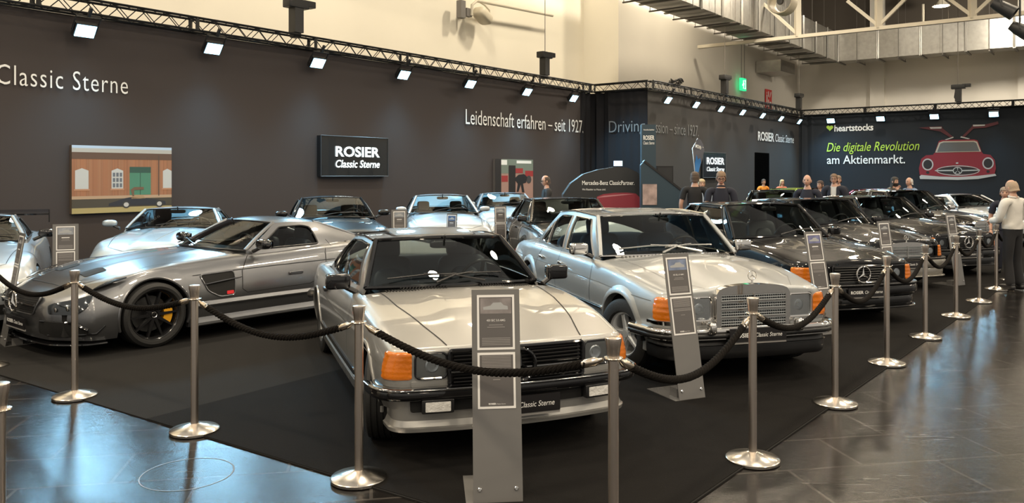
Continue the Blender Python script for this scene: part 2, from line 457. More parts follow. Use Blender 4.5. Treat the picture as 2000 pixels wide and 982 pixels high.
# fine serifs are part of the same printing; the curtain carries the first word of the English line
mcurt = wb(aC0, .09)
wall_text(W_M, 'Driving', mcurt, on_b(1192, 259, aC0), on_b(1262, 258, aC0), .355 * K, PRINTG, name='english_lettering', bold=-.006)
wall_text(W_M, 'passion – since 1927.', mm, on_l(1268, 258, DM), on_l(1363, 264, DM), .36 * K, PRINTG, name='english_lettering', bold=-.006)
wall_text(W_M, 'ROSIER', mm, on_l(1479, 273.5, DM), on_l(1510.5, 276, DM), .33 * K, PRINT, bold=.022)
wall_text(W_M, 'Classic Sterne', mm, on_l(1513, 276.3, DM), on_l(1549, 279.5, DM), .31 * K, PRINT, shear=.15)
wall_text(W_B, 'heartstocks', mbk, on_b(1630, 256.5), on_b(1706, 253.5), .26 * K, PRINT, bold=.022)
wall_text(W_B, 'Die digitale Revolution', mbk, on_b(1615, 296), on_b(1796, 291.5), .37 * K, PRINTL, shear=.28)
wall_text(W_B, 'am Aktienmarkt.', mbk, on_b(1615.5, 320), on_b(1768, 318), .35 * K, PRINT, bold=.006)
Z6 = lambda x, y: (1540 + x * .2648, 180 + y * .2648)
def wall_print(parent, polys, m, name, off=o1, fn=on_b, z6=Z6):
    mb = MB()
    for p in polys:
        q = [fn(*z6(*t), off=off) for t in p]; mb.add(q, [tuple(range(len(q)))])
    return mb.build(name, m, parent, flat=True)
def circ(x, y, rx, ry, n=28, a0=0., a1=2 * math.pi): return [(x + rx * math.cos(lerp(a0, a1, k / n)), y + ry * math.sin(lerp(a0, a1, k / n))) for k in range(n)]
def ring(x, y, rx, ry, w, n=28):
    a, b = circ(x, y, rx, ry, n), circ(x, y, rx - w, ry - w, n); return [[a[i], a[(i + 1) % n], b[(i + 1) % n], b[i]] for i in range(n)]
heart = [(305 + 25 * (math.sin(t) ** 3) , 263 - 1.45 * (13 * math.cos(t) - 5 * math.cos(2 * t) - 2 * math.cos(3 * t) - math.cos(4 * t))) for t in [2 * math.pi * k / 40 for k in range(40)]]
wall_print(W_B, [heart], PRINTL, 'heart_emblem')
PR = mat('printed_red', (.21, .010, .022), .6); PRD = mat('printed_dark_red', (.075, .008, .014), .6); PCH = mat('printed_chrome', (.42, .42, .41), .6)
PBK = mat('printed_black', (.012, .012, .014), .6); PCR = mat('printed_cream', (.42, .38, .30), .6); PGR = mat('printed_grey', (.10, .10, .10), .6)
body = [(968, 610), (962, 560), (980, 490), (1015, 465), (1065, 462), (1075, 448), (1425, 440), (1437, 455), (1490, 462), (1522, 500), (1530, 560), (1520, 605), (1250, 628)]
wall_print(W_B, [body, [(1080, 445), (1108, 362), (1130, 352), (1370, 348), (1395, 356), (1425, 440)]], PR, 'printed_car_body')
wall_print(W_B, [[(1082, 445), (1110, 372), (1140, 362), (1370, 358), (1392, 366), (1420, 438)]], PCR, 'printed_windscreen_frame', o1 + .004)
wall_print(W_B, [[(1096, 440), (1120, 378), (1145, 370), (1365, 366), (1385, 374), (1408, 434)]], PGR, 'printed_windscreen', o1 + .008)
wall_print(W_B, [[(1040, 255), (1130, 250), (1140, 268), (1215, 330), (1205, 342), (1120, 290), (1050, 278), (960, 262)], [(1275, 330), (1345, 262), (1360, 240), (1450, 238), (1545, 215), (1550, 235), (1455, 262), (1365, 268), (1290, 340)]], PRD, 'printed_open_doors', o1 + .004)
wall_print(W_B, [[(1152, 350), (1215, 328), (1218, 336), (1165, 352)], [(1272, 325), (1340, 342), (1325, 346), (1268, 334)], [(1040, 258), (1130, 256), (1128, 268), (1048, 270)], [(1360, 240), (1450, 238), (1448, 248), (1362, 252)]] +
           ring(1027, 533, 42, 44, 9) + ring(1472, 524, 42, 44, 9) + ring(1250, 578, 160, 38, 6) + [[(1080, 575), (1212, 572), (1212, 582), (1080, 582)], [(1280, 574), (1412, 570), (1412, 578), (1280, 583)]] +
           ring(1247, 579, 35, 28, 6) + [[(1243, 555), (1251, 555), (1248, 580)], [(1225, 594), (1247, 578), (1231, 600)], [(1270, 594), (1247, 578), (1264, 600)], [(1235, 518), (1252, 517), (1252, 527), (1235, 528)],
            [(966, 620), (980, 610), (1120, 622), (1250, 625), (1400, 616), (1525, 602), (1534, 616), (1400, 640), (1250, 647), (1100, 643), (970, 640)]], PCH, 'printed_chrome_trim', o1 + .009)
wall_print(W_B, [circ(1027, 533, 31, 33), circ(1472, 524, 31, 33), circ(1250, 578, 150, 29), circ(1027, 592, 12, 10), circ(1472, 585, 12, 10)], PBK, 'printed_grille_opening', o1 + .006)

struct(MB().box(on_l(1487.5, 372, DM) + N * .02 + Vector((0, 0, .15)), (1.75, .03, 3.1), RZ(math.atan2(U.y, U.x))).build('dark_opening_1', mat('doorway_shade', (.002, .002, .002), 1, spec=0), flat=True))  # near-black box stands in for the shade inside the doorway

# ------------------------------------------------------------------ trusses, floodlights, hoists
TBLK = mat('black_truss', (.012, .012, .012), .4, .3); HBLK = mat('black_housing', (.015, .015, .016), .45)
LEDW = mat('led_panel', (.36, .75, 1.0), .4, emit=9)
ZC0, ZC1 = 4.74, 5.00
def truss(a, b, label):
    r = thing('lighting_truss', label, 'truss', a)
    d = b - a; n = d.normalized(); s = Vector((-n.y, n.x, 0)) * .13
    for q in (s, -s):
        for z in (ZC0, ZC1): MB().tube([q + Vector((0, 0, z)), d + q + Vector((0, 0, z))], .025, 8).build('chord', TBLK, r)
    m = MB(); k = int(d.length / .26)
    for i in range(k):
        for q, ph in ((s, 0), (-s, 1)):
            p0, p1 = d * (i / k) + q, d * ((i + 1) / k) + q
            za, zb = (ZC0, ZC1) if (i + ph) % 2 else (ZC1, ZC0)
            m.tube([p0 + Vector((0, 0, za)), p1 + Vector((0, 0, zb))], .010, 5, cap=False)
        q0, q1 = (s, -s) if i % 2 else (-s, s)
        for z in (ZC0, ZC1): m.tube([d * (i / k) + q0 + Vector((0, 0, z)), d * ((i + 1) / k) + q1 + Vector((0, 0, z))], .009, 5, cap=False)
    for j in range(int(d.length / 3) + 1):
        for q in (s, -s): m.box(d * min(1, j * 3 / d.length) + q + Vector((0, 0, (ZC0 + ZC1) / 2)), (.06, .06, ZC1 - ZC0))
    m.build('bracing', TBLK, r)
    return r
off = N * .16
truss(U * -6 + N * (-DL + .16), C0 + off + U * -.16, 'long black lattice truss running above the brown wall on the left')
truss(C0 + off - U * .16, C1 + off - U * .16, 'short black lattice truss above the pleated curtain in the corner')
truss(C1 + off - U * .16, C2 + off - U * .16, 'black lattice truss above the dark grey wall in the middle')
truss(C2 + off - U * .16, C2 + off - U * .16 + N * 22, 'black lattice truss above the wall with the printed red car')

def flood_proto():
    r = thing('led_floodlight', '', 'floodlight', group='floodlights hanging from the trusses')
    m = MB().box((0, 0, 0), (.38, .10, .27))
    for k in range(9): m.box((-.16 + k * .04, -.07, 0), (.008, .06, .22))
    m.build('housing', HBLK, r)
    MB().box((0, .053, 0), (.34, .012, .235)).build('lamp_panel', LEDW, r)
    m = MB()
    for s in (-1, 1): m.box((s * .215, 0, .12), (.012, .04, .30))
    m.box((0, 0, .27), (.44, .04, .012)); m.box((0, 0, .36), (.05, .05, .18)); m.build('bracket', HBLK, r)
    return r
fl0 = flood_proto(); first = [True]
def flood(p, dirv, label, power, wall_right=False):
    r = fl0 if first[0] else copy_tree(fl0); first[0] = False
    d = Vector(dirv).normalized(); y = (d + Vector((0, 0, -.75))).normalized(); yl = (d + Vector((0, 0, -1.45))).normalized()
    q = y.to_track_quat('Y', 'Z'); r.rotation_mode = 'QUATERNION'; r.rotation_quaternion = q; r.location = p; r['label'] = label
    l = bpy.data.lights.new('floodlight_beam', 'SPOT'); l.energy = power; l.color = (.36, .73, 1.0); l.spot_size = math.radians(135); l.spot_blend = 1.0; l.shadow_soft_size = .30
    o = bpy.data.objects.new('floodlight_beam', l); o.location = p + y * .16; o.rotation_mode = 'QUATERNION'; o.rotation_quaternion = yl.to_track_quat('-Z', 'Y'); COL.objects.link(o)
ordw = ['first', 'second', 'third', 'fourth', 'fifth', 'sixth', 'seventh']
for k, (px, py) in enumerate([(165, 60), (415, 97), (619, 124), (787, 148), (917, 168), (1028, 183), (1119, 195)]):
    p = on_l(px, py, DL, .30); p.z = 4.43
    flood(p, N, f'bright LED floodlight over the brown wall, {ordw[k]} along its truss counted towards the corner', 900)
for k, (px, py) in enumerate([(1303, 197), (1358, 205), (1407, 212), (1449, 218), (1488, 225), (1524, 230), (1560, 235)]):
    p = on_l(px, py, DM, .42); p.z = 4.40
    flood(p, N, f'bright LED floodlight over the grey middle wall, {ordw[k]} after the curtain corner', 500)
for k, (px, py) in enumerate([(1623, 235), (1720, 231), (1825, 226), (1941, 219)]):
    p = on_b(px, py, CB, .40); p.z = 4.44
    flood(p, -U, f'bright LED floodlight above the printed banner wall, {ordw[k]} from the banner corner', 500)

def hoist(p, label, z1=12.5, arm=1, ang=0.):
    r = thing('chain_hoist', label, 'hoist', p, math.atan2(U.y, U.x) + ang, 'chain hoists on the trusses')
    m = MB().box((0, 0, 5.37), (.24, .24, .62)).box((0, 0, 5.72), (.56, .28, .20), bev=.02).box((.32 * arm, 0, 5.76), (.34, .21, .15), bev=.02)
    m.build('motor', HBLK, r)
    MB().tube([(.10, 0, 5.68), (.16, 0, 5.25), (.02, 0, 5.02)], .02, 6).tube([(.10, 0, 5.68), (.02, 0, 5.28), (-.02, 0, 5.02)], .018, 6).build('hook', HBLK, r)
    MB().tube([(.02, 0, 5.75), (.02, 0, z1)], .012, 6).build('chain', mat('steel_chain', (.2, .18, .16), .4, .8), r)
    MB().sell((-.02, 0, 5.0), (.10, .10, .06)).build('clamp', HBLK, r)
for px, lab in ((570, 'black chain hoist standing on the truss above the lit screen'), (1056, 'black chain hoist on the truss above the German slogan')):
    hoist(N * (-DL + .16) + U * on_l(px, 100).dot(U), lab)
hoist(N * (-DM + .16) + U * on_l(1408, 180, DM).dot(U), 'black chain hoist on the middle truss left of the green exit sign')
hoist(N * (-DM + .16) + U * (aC2 - .5), 'black chain hoist where the middle and banner trusses meet')
hoist(U * (CB - .16) + N * on_b(1873, 180).dot(N), 'black chain hoist on the truss above the printed red car', arm=-1, ang=math.pi / 2)
p = N * (-DM + .16) + U * on_l(1312, 165, DM).dot(U) + Vector((0, 0, 5.03))
m = MB()
for k in range(3): m.tube([p + U * (.28 * math.cos(t) - .1) + N * (.2 * math.sin(t) + .05 * k) + Vector((0, 0, .05 + .05 * k + .05 * math.sin(3 * t + k))) for t in [2 * math.pi * i / 24 for i in range(24)]], .022, 6, closed=True)
tag(m.build('cable_coil', HBLK), 'coil of black cable lying on the truss by the curtain corner', 'cable')

# ------------------------------------------------------------------ hall roof: ducts, steelwork, lamp, signs
GALV = mat('galvanised_sheet', (.33, .315, .285), .36, .75, bump=(5, .35), var=(2.2, .25)); CREAMS = mat('cream_steel', (.55, .50, .40), .5)
dn, dz, dh, dw = -10.75 * K + 0, 1.8 + 5.2 * K, 1.30 * K, 1.2 * K
pc = Vector((14.96, 36.7, 0)) * K; pu, pn = pc.dot(U), pc.dot(N)
def duct(name, mp, a0, a1, label):
    """rectangular duct; mp(a, b, z): along, back from the face, up"""
    r = thing(name, label, 'duct')
    m = MB()
    n = max(2, int((a1 - a0) / 1.9))
    for i in range(n):
        x0, x1 = lerp(a0, a1, i / n), lerp(a0, a1, (i + 1) / n)
        rows = []
        for x in (x0 + .01, (x0 * .5 + x1 * .5), x1 - .01):
            pz = .02 if abs(x - (x0 + x1) / 2) < .1 else 0
            rows.append([mp(x, -pz, dz), mp(x, -pz, dz + dh / 2), mp(x, -pz, dz + dh), mp(x, dw, dz + dh), mp(x, dw, dz), mp(x, dw / 2, dz - pz)])
        m.grid(rows, cv=True)
    m.build('duct_wall', GALV, r, flat=True)
    m = MB()
    for i in range(n + 1):
        x = lerp(a0, a1, i / n)
        for q in (-.03, .03):
            x2 = x + q
            m.bar(mp(x2, -.035, dz - .03), mp(x2, -.035, dz + dh + .03), .03, .05).bar(mp(x2, -.05, dz - .035), mp(x2, dw + .05, dz - .035), .05, .05)
    m.build('flange', mat('duct_flange', (.20, .19, .17), .4, .8), r, flat=True)
    m = MB()
    for i in range(n):
        x = lerp(a0, a1, (i + .5) / n); m.bar(mp(x, -.18, dz - .10), mp(x, dw + .18, dz - .10), .05, .05)
        for b in (-.14, dw + .14): m.tube([mp(x, b, dz - .1), mp(x, b, 12.9)], .012, 5)
    m.build('hanger', mat('hanger_steel', (.10, .09, .08), .5, .5), r, flat=True)
    return r
duct('ventilation_duct', lambda a, b, z: U * a + N * (pn - b) + Vector((0, 0, z)), 4.0, pu, 'big galvanised duct running along the hall wall towards the far corner')
duct('ventilation_duct', lambda a, b, z: N * a + U * (pu + b) + Vector((0, 0, z)), pn, pn + 24, 'wide galvanised duct along the far hall wall under the pendant lamp')
q = on_l(1515, 105, DB, .7)
tag(MB().box(Vector((q.x, q.y, dz - .35)), (2.2, 1.3, .6), RZ(math.atan2(U.y, U.x))).build('duct_outlet', GALV, flat=True), 'short square duct stub under the big wall duct', 'duct')
# roof girder
r = thing('roof_girder', 'cream steel lattice girder crossing under the ducts', 'girder')
g0 = on_l(1364, 92, DB, .35); gd = N; L_ = 26; zg = g0.z
MB().box(g0 + gd * L_ / 2, (L_, .20, .14), RZ(math.atan2(gd.y, gd.x))).build('lower_chord', CREAMS, r)
MB().box(g0 + gd * L_ / 2 + Vector((0, 0, 4.2)), (L_, .22, .22), RZ(math.atan2(gd.y, gd.x))).build('upper_chord', CREAMS, r)
def gpx(px):                                # place along the girder seen at a column of the photograph
    xi = (px - 1000) / F; return (xi * g0.y - g0.x) / (gd.x - xi * gd.y)
for px in (1558, 1716, 1899):
    t = gpx(px); MB().bar(g0 + gd * t, g0 + gd * t + Vector((0, 0, 4.2)), .22, .22).build('post', CREAMS, r)
for a, b in ((1558, 1440), (1716, 1655), (1716, 1780), (1899, 1960), (1899, 1840)):
    t0, t1 = gpx(a), gpx(b); MB().bar(g0 + gd * t0 + Vector((0, 0, .1)), g0 + gd * t1 + Vector((0, 0, abs(t1 - t0) * 1.05)), .12, .12).build('diagonal', CREAMS, r)
m = MB()
for px in (1408, 1449): m.tube([g0 + gd * gpx(px), g0 + gd * gpx(px) + Vector((0, 0, 0.01))], .01)
# hall pendant lamp
q = on_b(1838, 12, aE, 3.0)
r = thing('pendant_lamp', 'bright pendant hall lamp hanging above the wide duct', 'lamp', q)
MB().lathe([(.08, .45), (.12, .30), (.40, .02), (.42, 0), (.39, .005), (.11, .28), (0, .30)], 28).build('shade', mat('lamp_shade_cream', (.6, .55, .45), .4), r)
MB().lathe([(0, -.01), (.36, -.01), (.38, .02), (0, .03)], 24).build('lens', mat('warm_lamp', (1.0, .80, .52), .4, emit=22), r)
MB().tube([(0, 0, .45), (0, 0, 13 - q.z)], .03, 8).build('rod', CREAMS, r)
MB().tube([(-.9, 0, .1), (-.9, 0, -1.0)], .06, 8).build('bracket', CREAMS, r)
# duct fan at the top edge
q = on_l(1523, 2, DM, 4)
r = thing('duct_fan', 'round white fan nozzle beside the girder at the top edge', 'fan', q, math.atan2(U.y, U.x))
ax = Matrix.Rotation(math.radians(90), 3, 'Y')
MB().lathe([(.30, -.5), (.36, 0), (.40, .03), (.42, 0), (.42, -.5)], 28, RX(0) @ Matrix.Rotation(-math.pi / 2, 3, 'Y')).build('casing', CREAMS, r)
MB().lathe([(0, .0), (.10, .02), (.12, -.05)], 20, Matrix.Rotation(-math.pi / 2, 3, 'Y')).build('hub', HBLK, r)
MB().tube([(0, 0, .4), (0, 0, 13 - q.z)], .02).build('hanger', HBLK, r)
# exit sign and hose sign
EG = mat('exit_green', (.02, .55, .22), .5, emit=1.6)
q = on_l(1451, 165, DB, .25)
r = thing('exit_sign', 'small lit green exit sign hanging at the grey hall wall', 'sign', q, math.atan2(U.y, U.x))
MB().box((0, 0, 0), (.62, .12, .62)).build('sign_body', EG, r, flat=True)
m = MB()
fig = [(-.13, .20), (-.05, .20), (-.05, .12), (.04, .02), (-.02, -.02), (-.05, -.22), (-.12, -.22), (-.10, -.02), (-.22, -.10), (-.24, -.04), (-.12, .06)]
for p_ in (fig, [(.06, -.22), (.22, -.22), (.22, .22), (.06, .22), (.06, .16), (.16, .16), (.16, -.17), (.06, -.17)]): m.patch(p_, lambda x, y: (x, -.065, y), step=.5)
m.build('running_figure', mat('exit_white', (.8, 1, .9), .5, emit=2.2), r, flat=True)
MB().tube([(-.2, 0, .31), (-.2, 0, 13 - q.z)], .01).tube([(.2, 0, .31), (.2, 0, 13 - q.z)], .01).build('cable', HBLK, r)
q = on_l(1501, 191, DB, .05)
r = thing('fire_hose_sign', 'red fire equipment sign on the hall wall right of the exit sign', 'sign', q, math.atan2(U.y, U.x))
MB().box((0, 0, -.1), (.95, .03, 1.1)).build('plate', mat('sign_red', (.62, .03, .03), .5), r, flat=True)
m = MB()
for p_ in ([(-.36, -.5), (-.22, -.5), (-.22, .15), (-.36, .15)], [(-.33, .2), (-.25, .2), (-.25, .3), (-.33, .3)], [(-.1, .05), (.02, .05), (.02, .35), (-.1, .35)], [(.12, -.5), (.36, -.5), (.36, -.2), (.12, -.2)], [(.10, .0), (.2, .05), (.36, .3), (.28, .36)], [(-.1, -.5), (0, -.5), (0, -.1), (-.1, -.1)]):
    m.patch(p_, lambda x, y: (x, -.02, y), step=1)
m.build('pictogram', PRINT, r, flat=True)
# wall arm with floodlight at the top left
q = on_l(935, 28, DA, .5)
r = thing('wall_arm_lamp', 'old flood lamp on a pipe arm high on the cream hall wall', 'lamp', q, math.atan2(U.y, U.x))
MB().tube([(-.35, 0, -.1), (-.33, 0, .25), (-.1, 0, .42), (.5, 0, .45), (4.2, 0, .62)], .05, 8).build('pipe_arm', CREAMS, r)
MB().sell((.2, 0, -.02), (.34, .25, .17), .5, .5, M=RY(.5)).build('lamp_head', mat('lamp_head_cream', (.6, .54, .42), .45), r)
MB().box((-.75, .1, .05), (.22, .2, .55)).box((-.42, .1, 0), (.26, .14, .26)).build('junction_box', mat('box_grey', (.16, .15, .14), .5), r)
MB().tube([(.0, 0, .42), (.3, .0, .35), (.55, 0, .22), (.55, 0, .0)], .03, 6).build('bracket', CREAMS, r)
# stage lamps at the right top corner
for k, (px, py, lab) in enumerate(((1957, 14, 'black stage spotlight hanging at the top right corner of the hall'), (1992, 58, 'black stage spotlight hanging below the corner one at the right edge'))):
    q = D(px, 17); q.z = HC + (YH - py) / F * 17
    r = thing('stage_spotlight', lab, 'spotlight', q, -.6)
    M = RY(2.2)
    MB().lathe([(0, -.2), (.10, -.2), (.13, -.05), (.15, .2), (.16, .28), (.14, .28), (.12, .1), (0, .08)], 20, M).build('lamp_head', HBLK, r)
    MB().tube([(.0, -.17, -.0), (0, -.17, .3), (0, .17, .3), (0, .17, 0)], .015).tube([(0, 0, .3), (0, 0, .62 + k * .48)], .02).build('yoke', HBLK, r)
r = thing('spotlight_bar', 'black lighting bar carrying the stage spotlights at the right edge', 'truss', D(1990, 17))
qz = HC + (YH - 14) / F * 17 + .62
MB().tube([(-.55, 0, qz), (1.6, .3, qz - .05)], .03).build('pipe', HBLK, r)
MB().tube([(-.2, .02, qz), (-.2, .02, 12.9)], .015).tube([(1.2, .25, qz), (1.2, .25, 12.9)], .015).build('hanger', HBLK, r)
# ------------------------------------------------------------------ cars
class Body:
    """lower body of a car; x forward from the front axle, y to its left, z up"""
    def __init__(s, **q):
        d = dict(tuck=.06, ins=.05, r=.05, rcf=.12, rcr=.12, rtf=.03, rtr=.04, bowf=.06, bowr=.05, rakef=[(0, 0), (2, 0)], raker=[(0, 0), (2, 0)], lf=.55, lr=.55,
                 R=.36, zc=.32, p=2.2, bulge=None, step=.09, zw=.5, cab=None)
        d.update(q)
        for k, v in d.items(): setattr(s, k, v)
        for k in ('hw', 'zb', 'zt', 'zs', 'rakef', 'raker'): setattr(s, k, pchip(getattr(s, k)))
    def rnd(s, x, rf, rr):
        if x > s.xn - rf: t = clamp((x - (s.xn - rf)) / rf); return rf * (1 - math.sqrt(1 - t * t))
        if x < s.xt + rr: t = clamp((s.xt + rr - x) / rr); return rr * (1 - math.sqrt(1 - t * t))
        return 0.
    def side0(s, x, z, h):
        zb, zs = s.zb(x), s.zs(x); zw = lerp(zb, zs, s.zw)
        if z < zw: return h - s.tuck * min(1, (zw - z) / (zw - zb)) ** 2
        return h - s.ins * min(1.2, (z - zw) / (zs - zw)) ** 1.7
    def side_y(s, x, z): return s.side0(x, z, s.hw(x) - s.rnd(x, s.rcf, s.rcr))
    def ysh(s, x): return s.side_y(x, s.zs(x))
    def top_z(s, x, y):
        zs, zt = s.zs(x), s.zt(x); e = s.rnd(x, s.rtf, s.rtr); y0 = s.side0(x, zs, s.hw(x))
        return zs + (zt - zs) * (1 - min(1, abs(y) / y0) ** s.p) - e + (s.bulge(x, abs(y)) if s.bulge else 0)
    def warp(s, x, y, z):
        w = smooth((x - (s.xn - s.lf)) / s.lf); v = smooth((s.xt + s.lr - x) / s.lr)
        x -= w * (s.bowf * (abs(y) / .8) ** 2.2 + s.rakef(z)); x += v * (s.bowr * (abs(y) / .8) ** 2.2 + s.raker(z))
        return Vector((x, y, z))
    def P(s, x, z, sg=1, off=0.): return s.warp(x, sg * (s.side_y(x, z) + off), z)
    def T(s, x, y, off=0.): return s.warp(x, y, s.top_z(x, y) + off)
    def end(s, a, z, off, front=True):
        sg = 1 if a >= 0 else -1; a = abs(a); rc = s.rcf if front else s.rcr; xe = s.xn if front else s.xt; d = 1 if front else -1
        h = s.side0(xe - d * rc, z, s.hw(xe - d * rc)); yc = h - rc; arc = rc * math.pi / 2
        if a <= yc: x, y = xe + d * off, a
        elif a <= yc + arc:
            t = (a - yc) / rc; x, y = xe - d * rc + d * (rc + off) * math.cos(t), yc + (rc + off) * math.sin(t)
        else:
            x = xe - d * rc - d * (a - yc - arc); y = s.side0(x, z, s.hw(x)) + off
        return s.warp(x, sg * y, z)
    def nose(s, a, z, off=0.): return s.end(a, z, off, True)
    def tail(s, a, z, off=0.): return s.end(a, z, off, False)
    def sill(s, x):
        z = s.zb(x)
        for xc in (0, -s.wb):
            if abs(x - xc) < s.R: z = max(z, s.zc + math.sqrt(max(0, s.R ** 2 - (x - xc) ** 2)))
        return z
    def mesh(s):
        xs = set(); x = s.xt
        n = int((s.xn - s.xt) / s.step)
        xs.update(lerp(s.xt, s.xn, i / n) for i in range(n + 1))
        for k in range(9):
            c = 1 - math.cos(math.pi / 2 * k / 8)
            xs.add(s.xn - s.rcf * c); xs.add(s.xt + s.rcr * c); xs.add(s.xn - s.rtf * c); xs.add(s.xt + s.rtr * c)
        for xc in (0, -s.wb):
            for k in range(19): xs.add(xc + s.R * math.cos(math.pi * k / 18))
            for e in (-1, 1): xs.add(xc + e * (s.R + .001))
        xs = sorted(xs); q = [xs[0]]
        for x in xs[1:]:
            if x - q[-1] > .0008: q.append(x)
        xs = q; M, CN, TN = 13, 4, 11; half = []
        for x in xs:
            zs = s.zs(x); e = s.rnd(x, s.rtf, s.rtr); zb = s.sill(x); zs_ = zs - e; r = min(s.r, (zs_ - zb) * .4); row = []
            pts = [(max(.02, s.side_y(x, zb) - .05), zb)]
            for k in range(M): z = lerp(zb, zs_ - r, k / (M - 1)); pts.append((s.side_y(x, min(z, zs)), z))
            A = pts[-1]; ysh = s.side_y(x, zs); C = (ysh, zs_); B = (max(.01, ysh - r * 1.4), s.top_z(x, max(.01, ysh - r * 1.4)))
            for k in range(1, CN + 1):
                t = k / (CN + 1); pts.append(tuple(A[i] * (1 - t) ** 2 + C[i] * 2 * t * (1 - t) + B[i] * t * t for i in (0, 1)))
            for k in range(TN): y = B[0] * (1 - k / (TN - 1)); pts.append((y, s.top_z(x, y)))
            half.append(pts)
        mb = MB(); ncol = len(half[0]); V = []; F_ = []
        full = 2 * ncol - 1
        for x, pts in zip(xs, half):
            V += [s.warp(x, -y, z) for y, z in pts] + [s.warp(x, y, z) for y, z in pts[-2::-1]]
        cabf = s.cab or (99, 99)
        for i in range(len(xs) - 1):
            xm = (xs[i] + xs[i + 1]) / 2; open_ = cabf[0] < xm < cabf[1]
            for j in range(full - 1):
                if open_ and min(j, full - 2 - j) >= M + CN + 1: continue
                F_.append((i * full + j, i * full + j + 1, (i + 1) * full + j + 1, (i + 1) * full + j))
        mb.add(V, F_)
        for x, pts in ((xs[-1], half[-1]), (xs[0], half[0])):
            sidepts = pts[1:M + 1]; zb = sidepts[0][1]; ztop = sidepts[-1][1]; ycs = sidepts[-1][0]
            for sg in (1, -1):
                rows = []
                for (yj, zj) in pts[M:]:
                    rows.append([s.warp(x, sg * yi * yj / ycs, zb + (zj - zb) * (zi - zb) / (ztop - zb)) for yi, zi in sidepts])
                mb.grid(rows)
        return mb

def fullname(s): return s
WHEELS = {}
def wheel_proto(style, r, w, rr):
    k = (style, r, w, rr)
    if k in WHEELS: return WHEELS[k]
    Y = RX(-math.pi / 2)                     # lathe axis z -> y
    m = MB(); s = w / 2; sh = .022
    prof = [(rr, s * .80), (rr + .012, s), (r - sh - .015, s + .004), (r - .006, s - sh * .7), (r, s - sh * 1.6)]
    for g in (-.45, -.15, .15, .45)[::-1]:
        y = g * w * .62; prof += [(r, y + .006), (r - .008, y + .004), (r - .008, y - .004), (r, y - .006)]
    prof += [(r, -s + sh * 1.6), (r - .006, -s + sh * .7), (r - sh - .015, -s), (rr + .012, -s), (rr, -s * .8)]
    m.lathe(prof, 48, Y)
    ty = m.build('wheel', RUBBER)
    rm = BLACKRIM if style.startswith('black') else ALU
    m = MB(); f = s * .82
    m.lathe([(rr + .006, f + .004), (rr + .008, f - .01), (rr - .004, f), (rr - .016, f - .012), (rr - .024, f - .06), (rr - .028, -s * .8)], 40, Y)
    if style == 'penta':
        for k5 in range(5):
            a = 2 * math.pi * k5 / 5 + math.pi / 2; R3 = RX(-math.pi / 2) @ RZ(a)
            pl = [(.03, -.030), (rr - .05, -.019), (rr - .02, -.030), (rr - .02, .030), (rr - .05, .019), (.03, .030)]
            m.prism(pl, f - .075, f - .035, R3); m.prism([(.04, -.014), (rr - .03, -.010), (rr - .03, .010), (.04, .014)], f - .036, f - .022, R3)
        m.lathe([(0, f - .015), (.036, f - .018), (.040, f - .03), (.062, f - .036), (.064, f - .08)], 28, Y)
    elif style == 'black10':
        for k5 in range(10):
            a = 2 * math.pi * k5 / 10 + math.pi / 2; R3 = RX(-math.pi / 2) @ RZ(a)
            m.prism([(.04, -.016), (rr - .018, -.009), (rr - .018, .009), (.04, .016)], f - .06, f - .018, R3)
        m.lathe([(0, f - .02), (.034, f - .022), (.036, f - .03), (.075, f - .04), (.08, f - .09)], 28, Y)
    else:
        for k5 in range(8):
            a = 2 * math.pi * k5 / 8; R3 = RX(-math.pi / 2) @ RZ(a)
            m.prism([(.04, -.034), (rr - .018, -.044), (rr - .018, .044), (.04, .034)], f - .05, f - .025, R3)
        m.lathe([(0, f - .012), (.05, f - .016), (.06, f - .03), (.09, f - .04)], 28, Y)
    rim = m.build('rim', rm, ty)
    if style == 'black10':
        m = MB()
        for a in (90, 210, 330): m.prism([(.0, -.006), (.024, -.002), (.024, .002), (0, .006)], f - .02, f - .017, RX(-math.pi / 2) @ RZ(math.radians(a)))
        m.lathe([(.024, f - .021), (.030, f - .016), (.031, f - .021)], 24, Y)
        m.build('hub_star', CHROME, ty)
        m = MB().lathe([(rr + .004, f + .003), (rr + .010, f + .006), (rr + .010, f - .004)], 40, Y); m.build('rim_edge', ALU, ty)
    m = MB().lathe([(0, -.02), (rr - .07, -.02), (rr - .07, -.045), (0, -.045)], 32, Y); m.build('brake_disc', BRAKE, ty)
    WHEELS[k] = [ty, True]
    return WHEELS[k]
def put_wheel(style, r, w, rr, parent, x, y, left, rotz=0.):
    pr = wheel_proto(style, r, w, rr)
    o = pr[0] if pr[1] else copy_tree(pr[0]); pr[1] = False
    o.parent = parent; o.location = (x, y if left else -y, r); o.rotation_euler = (0, .35 * (1 if left else -1), rotz + (0 if left else math.pi))
    return o

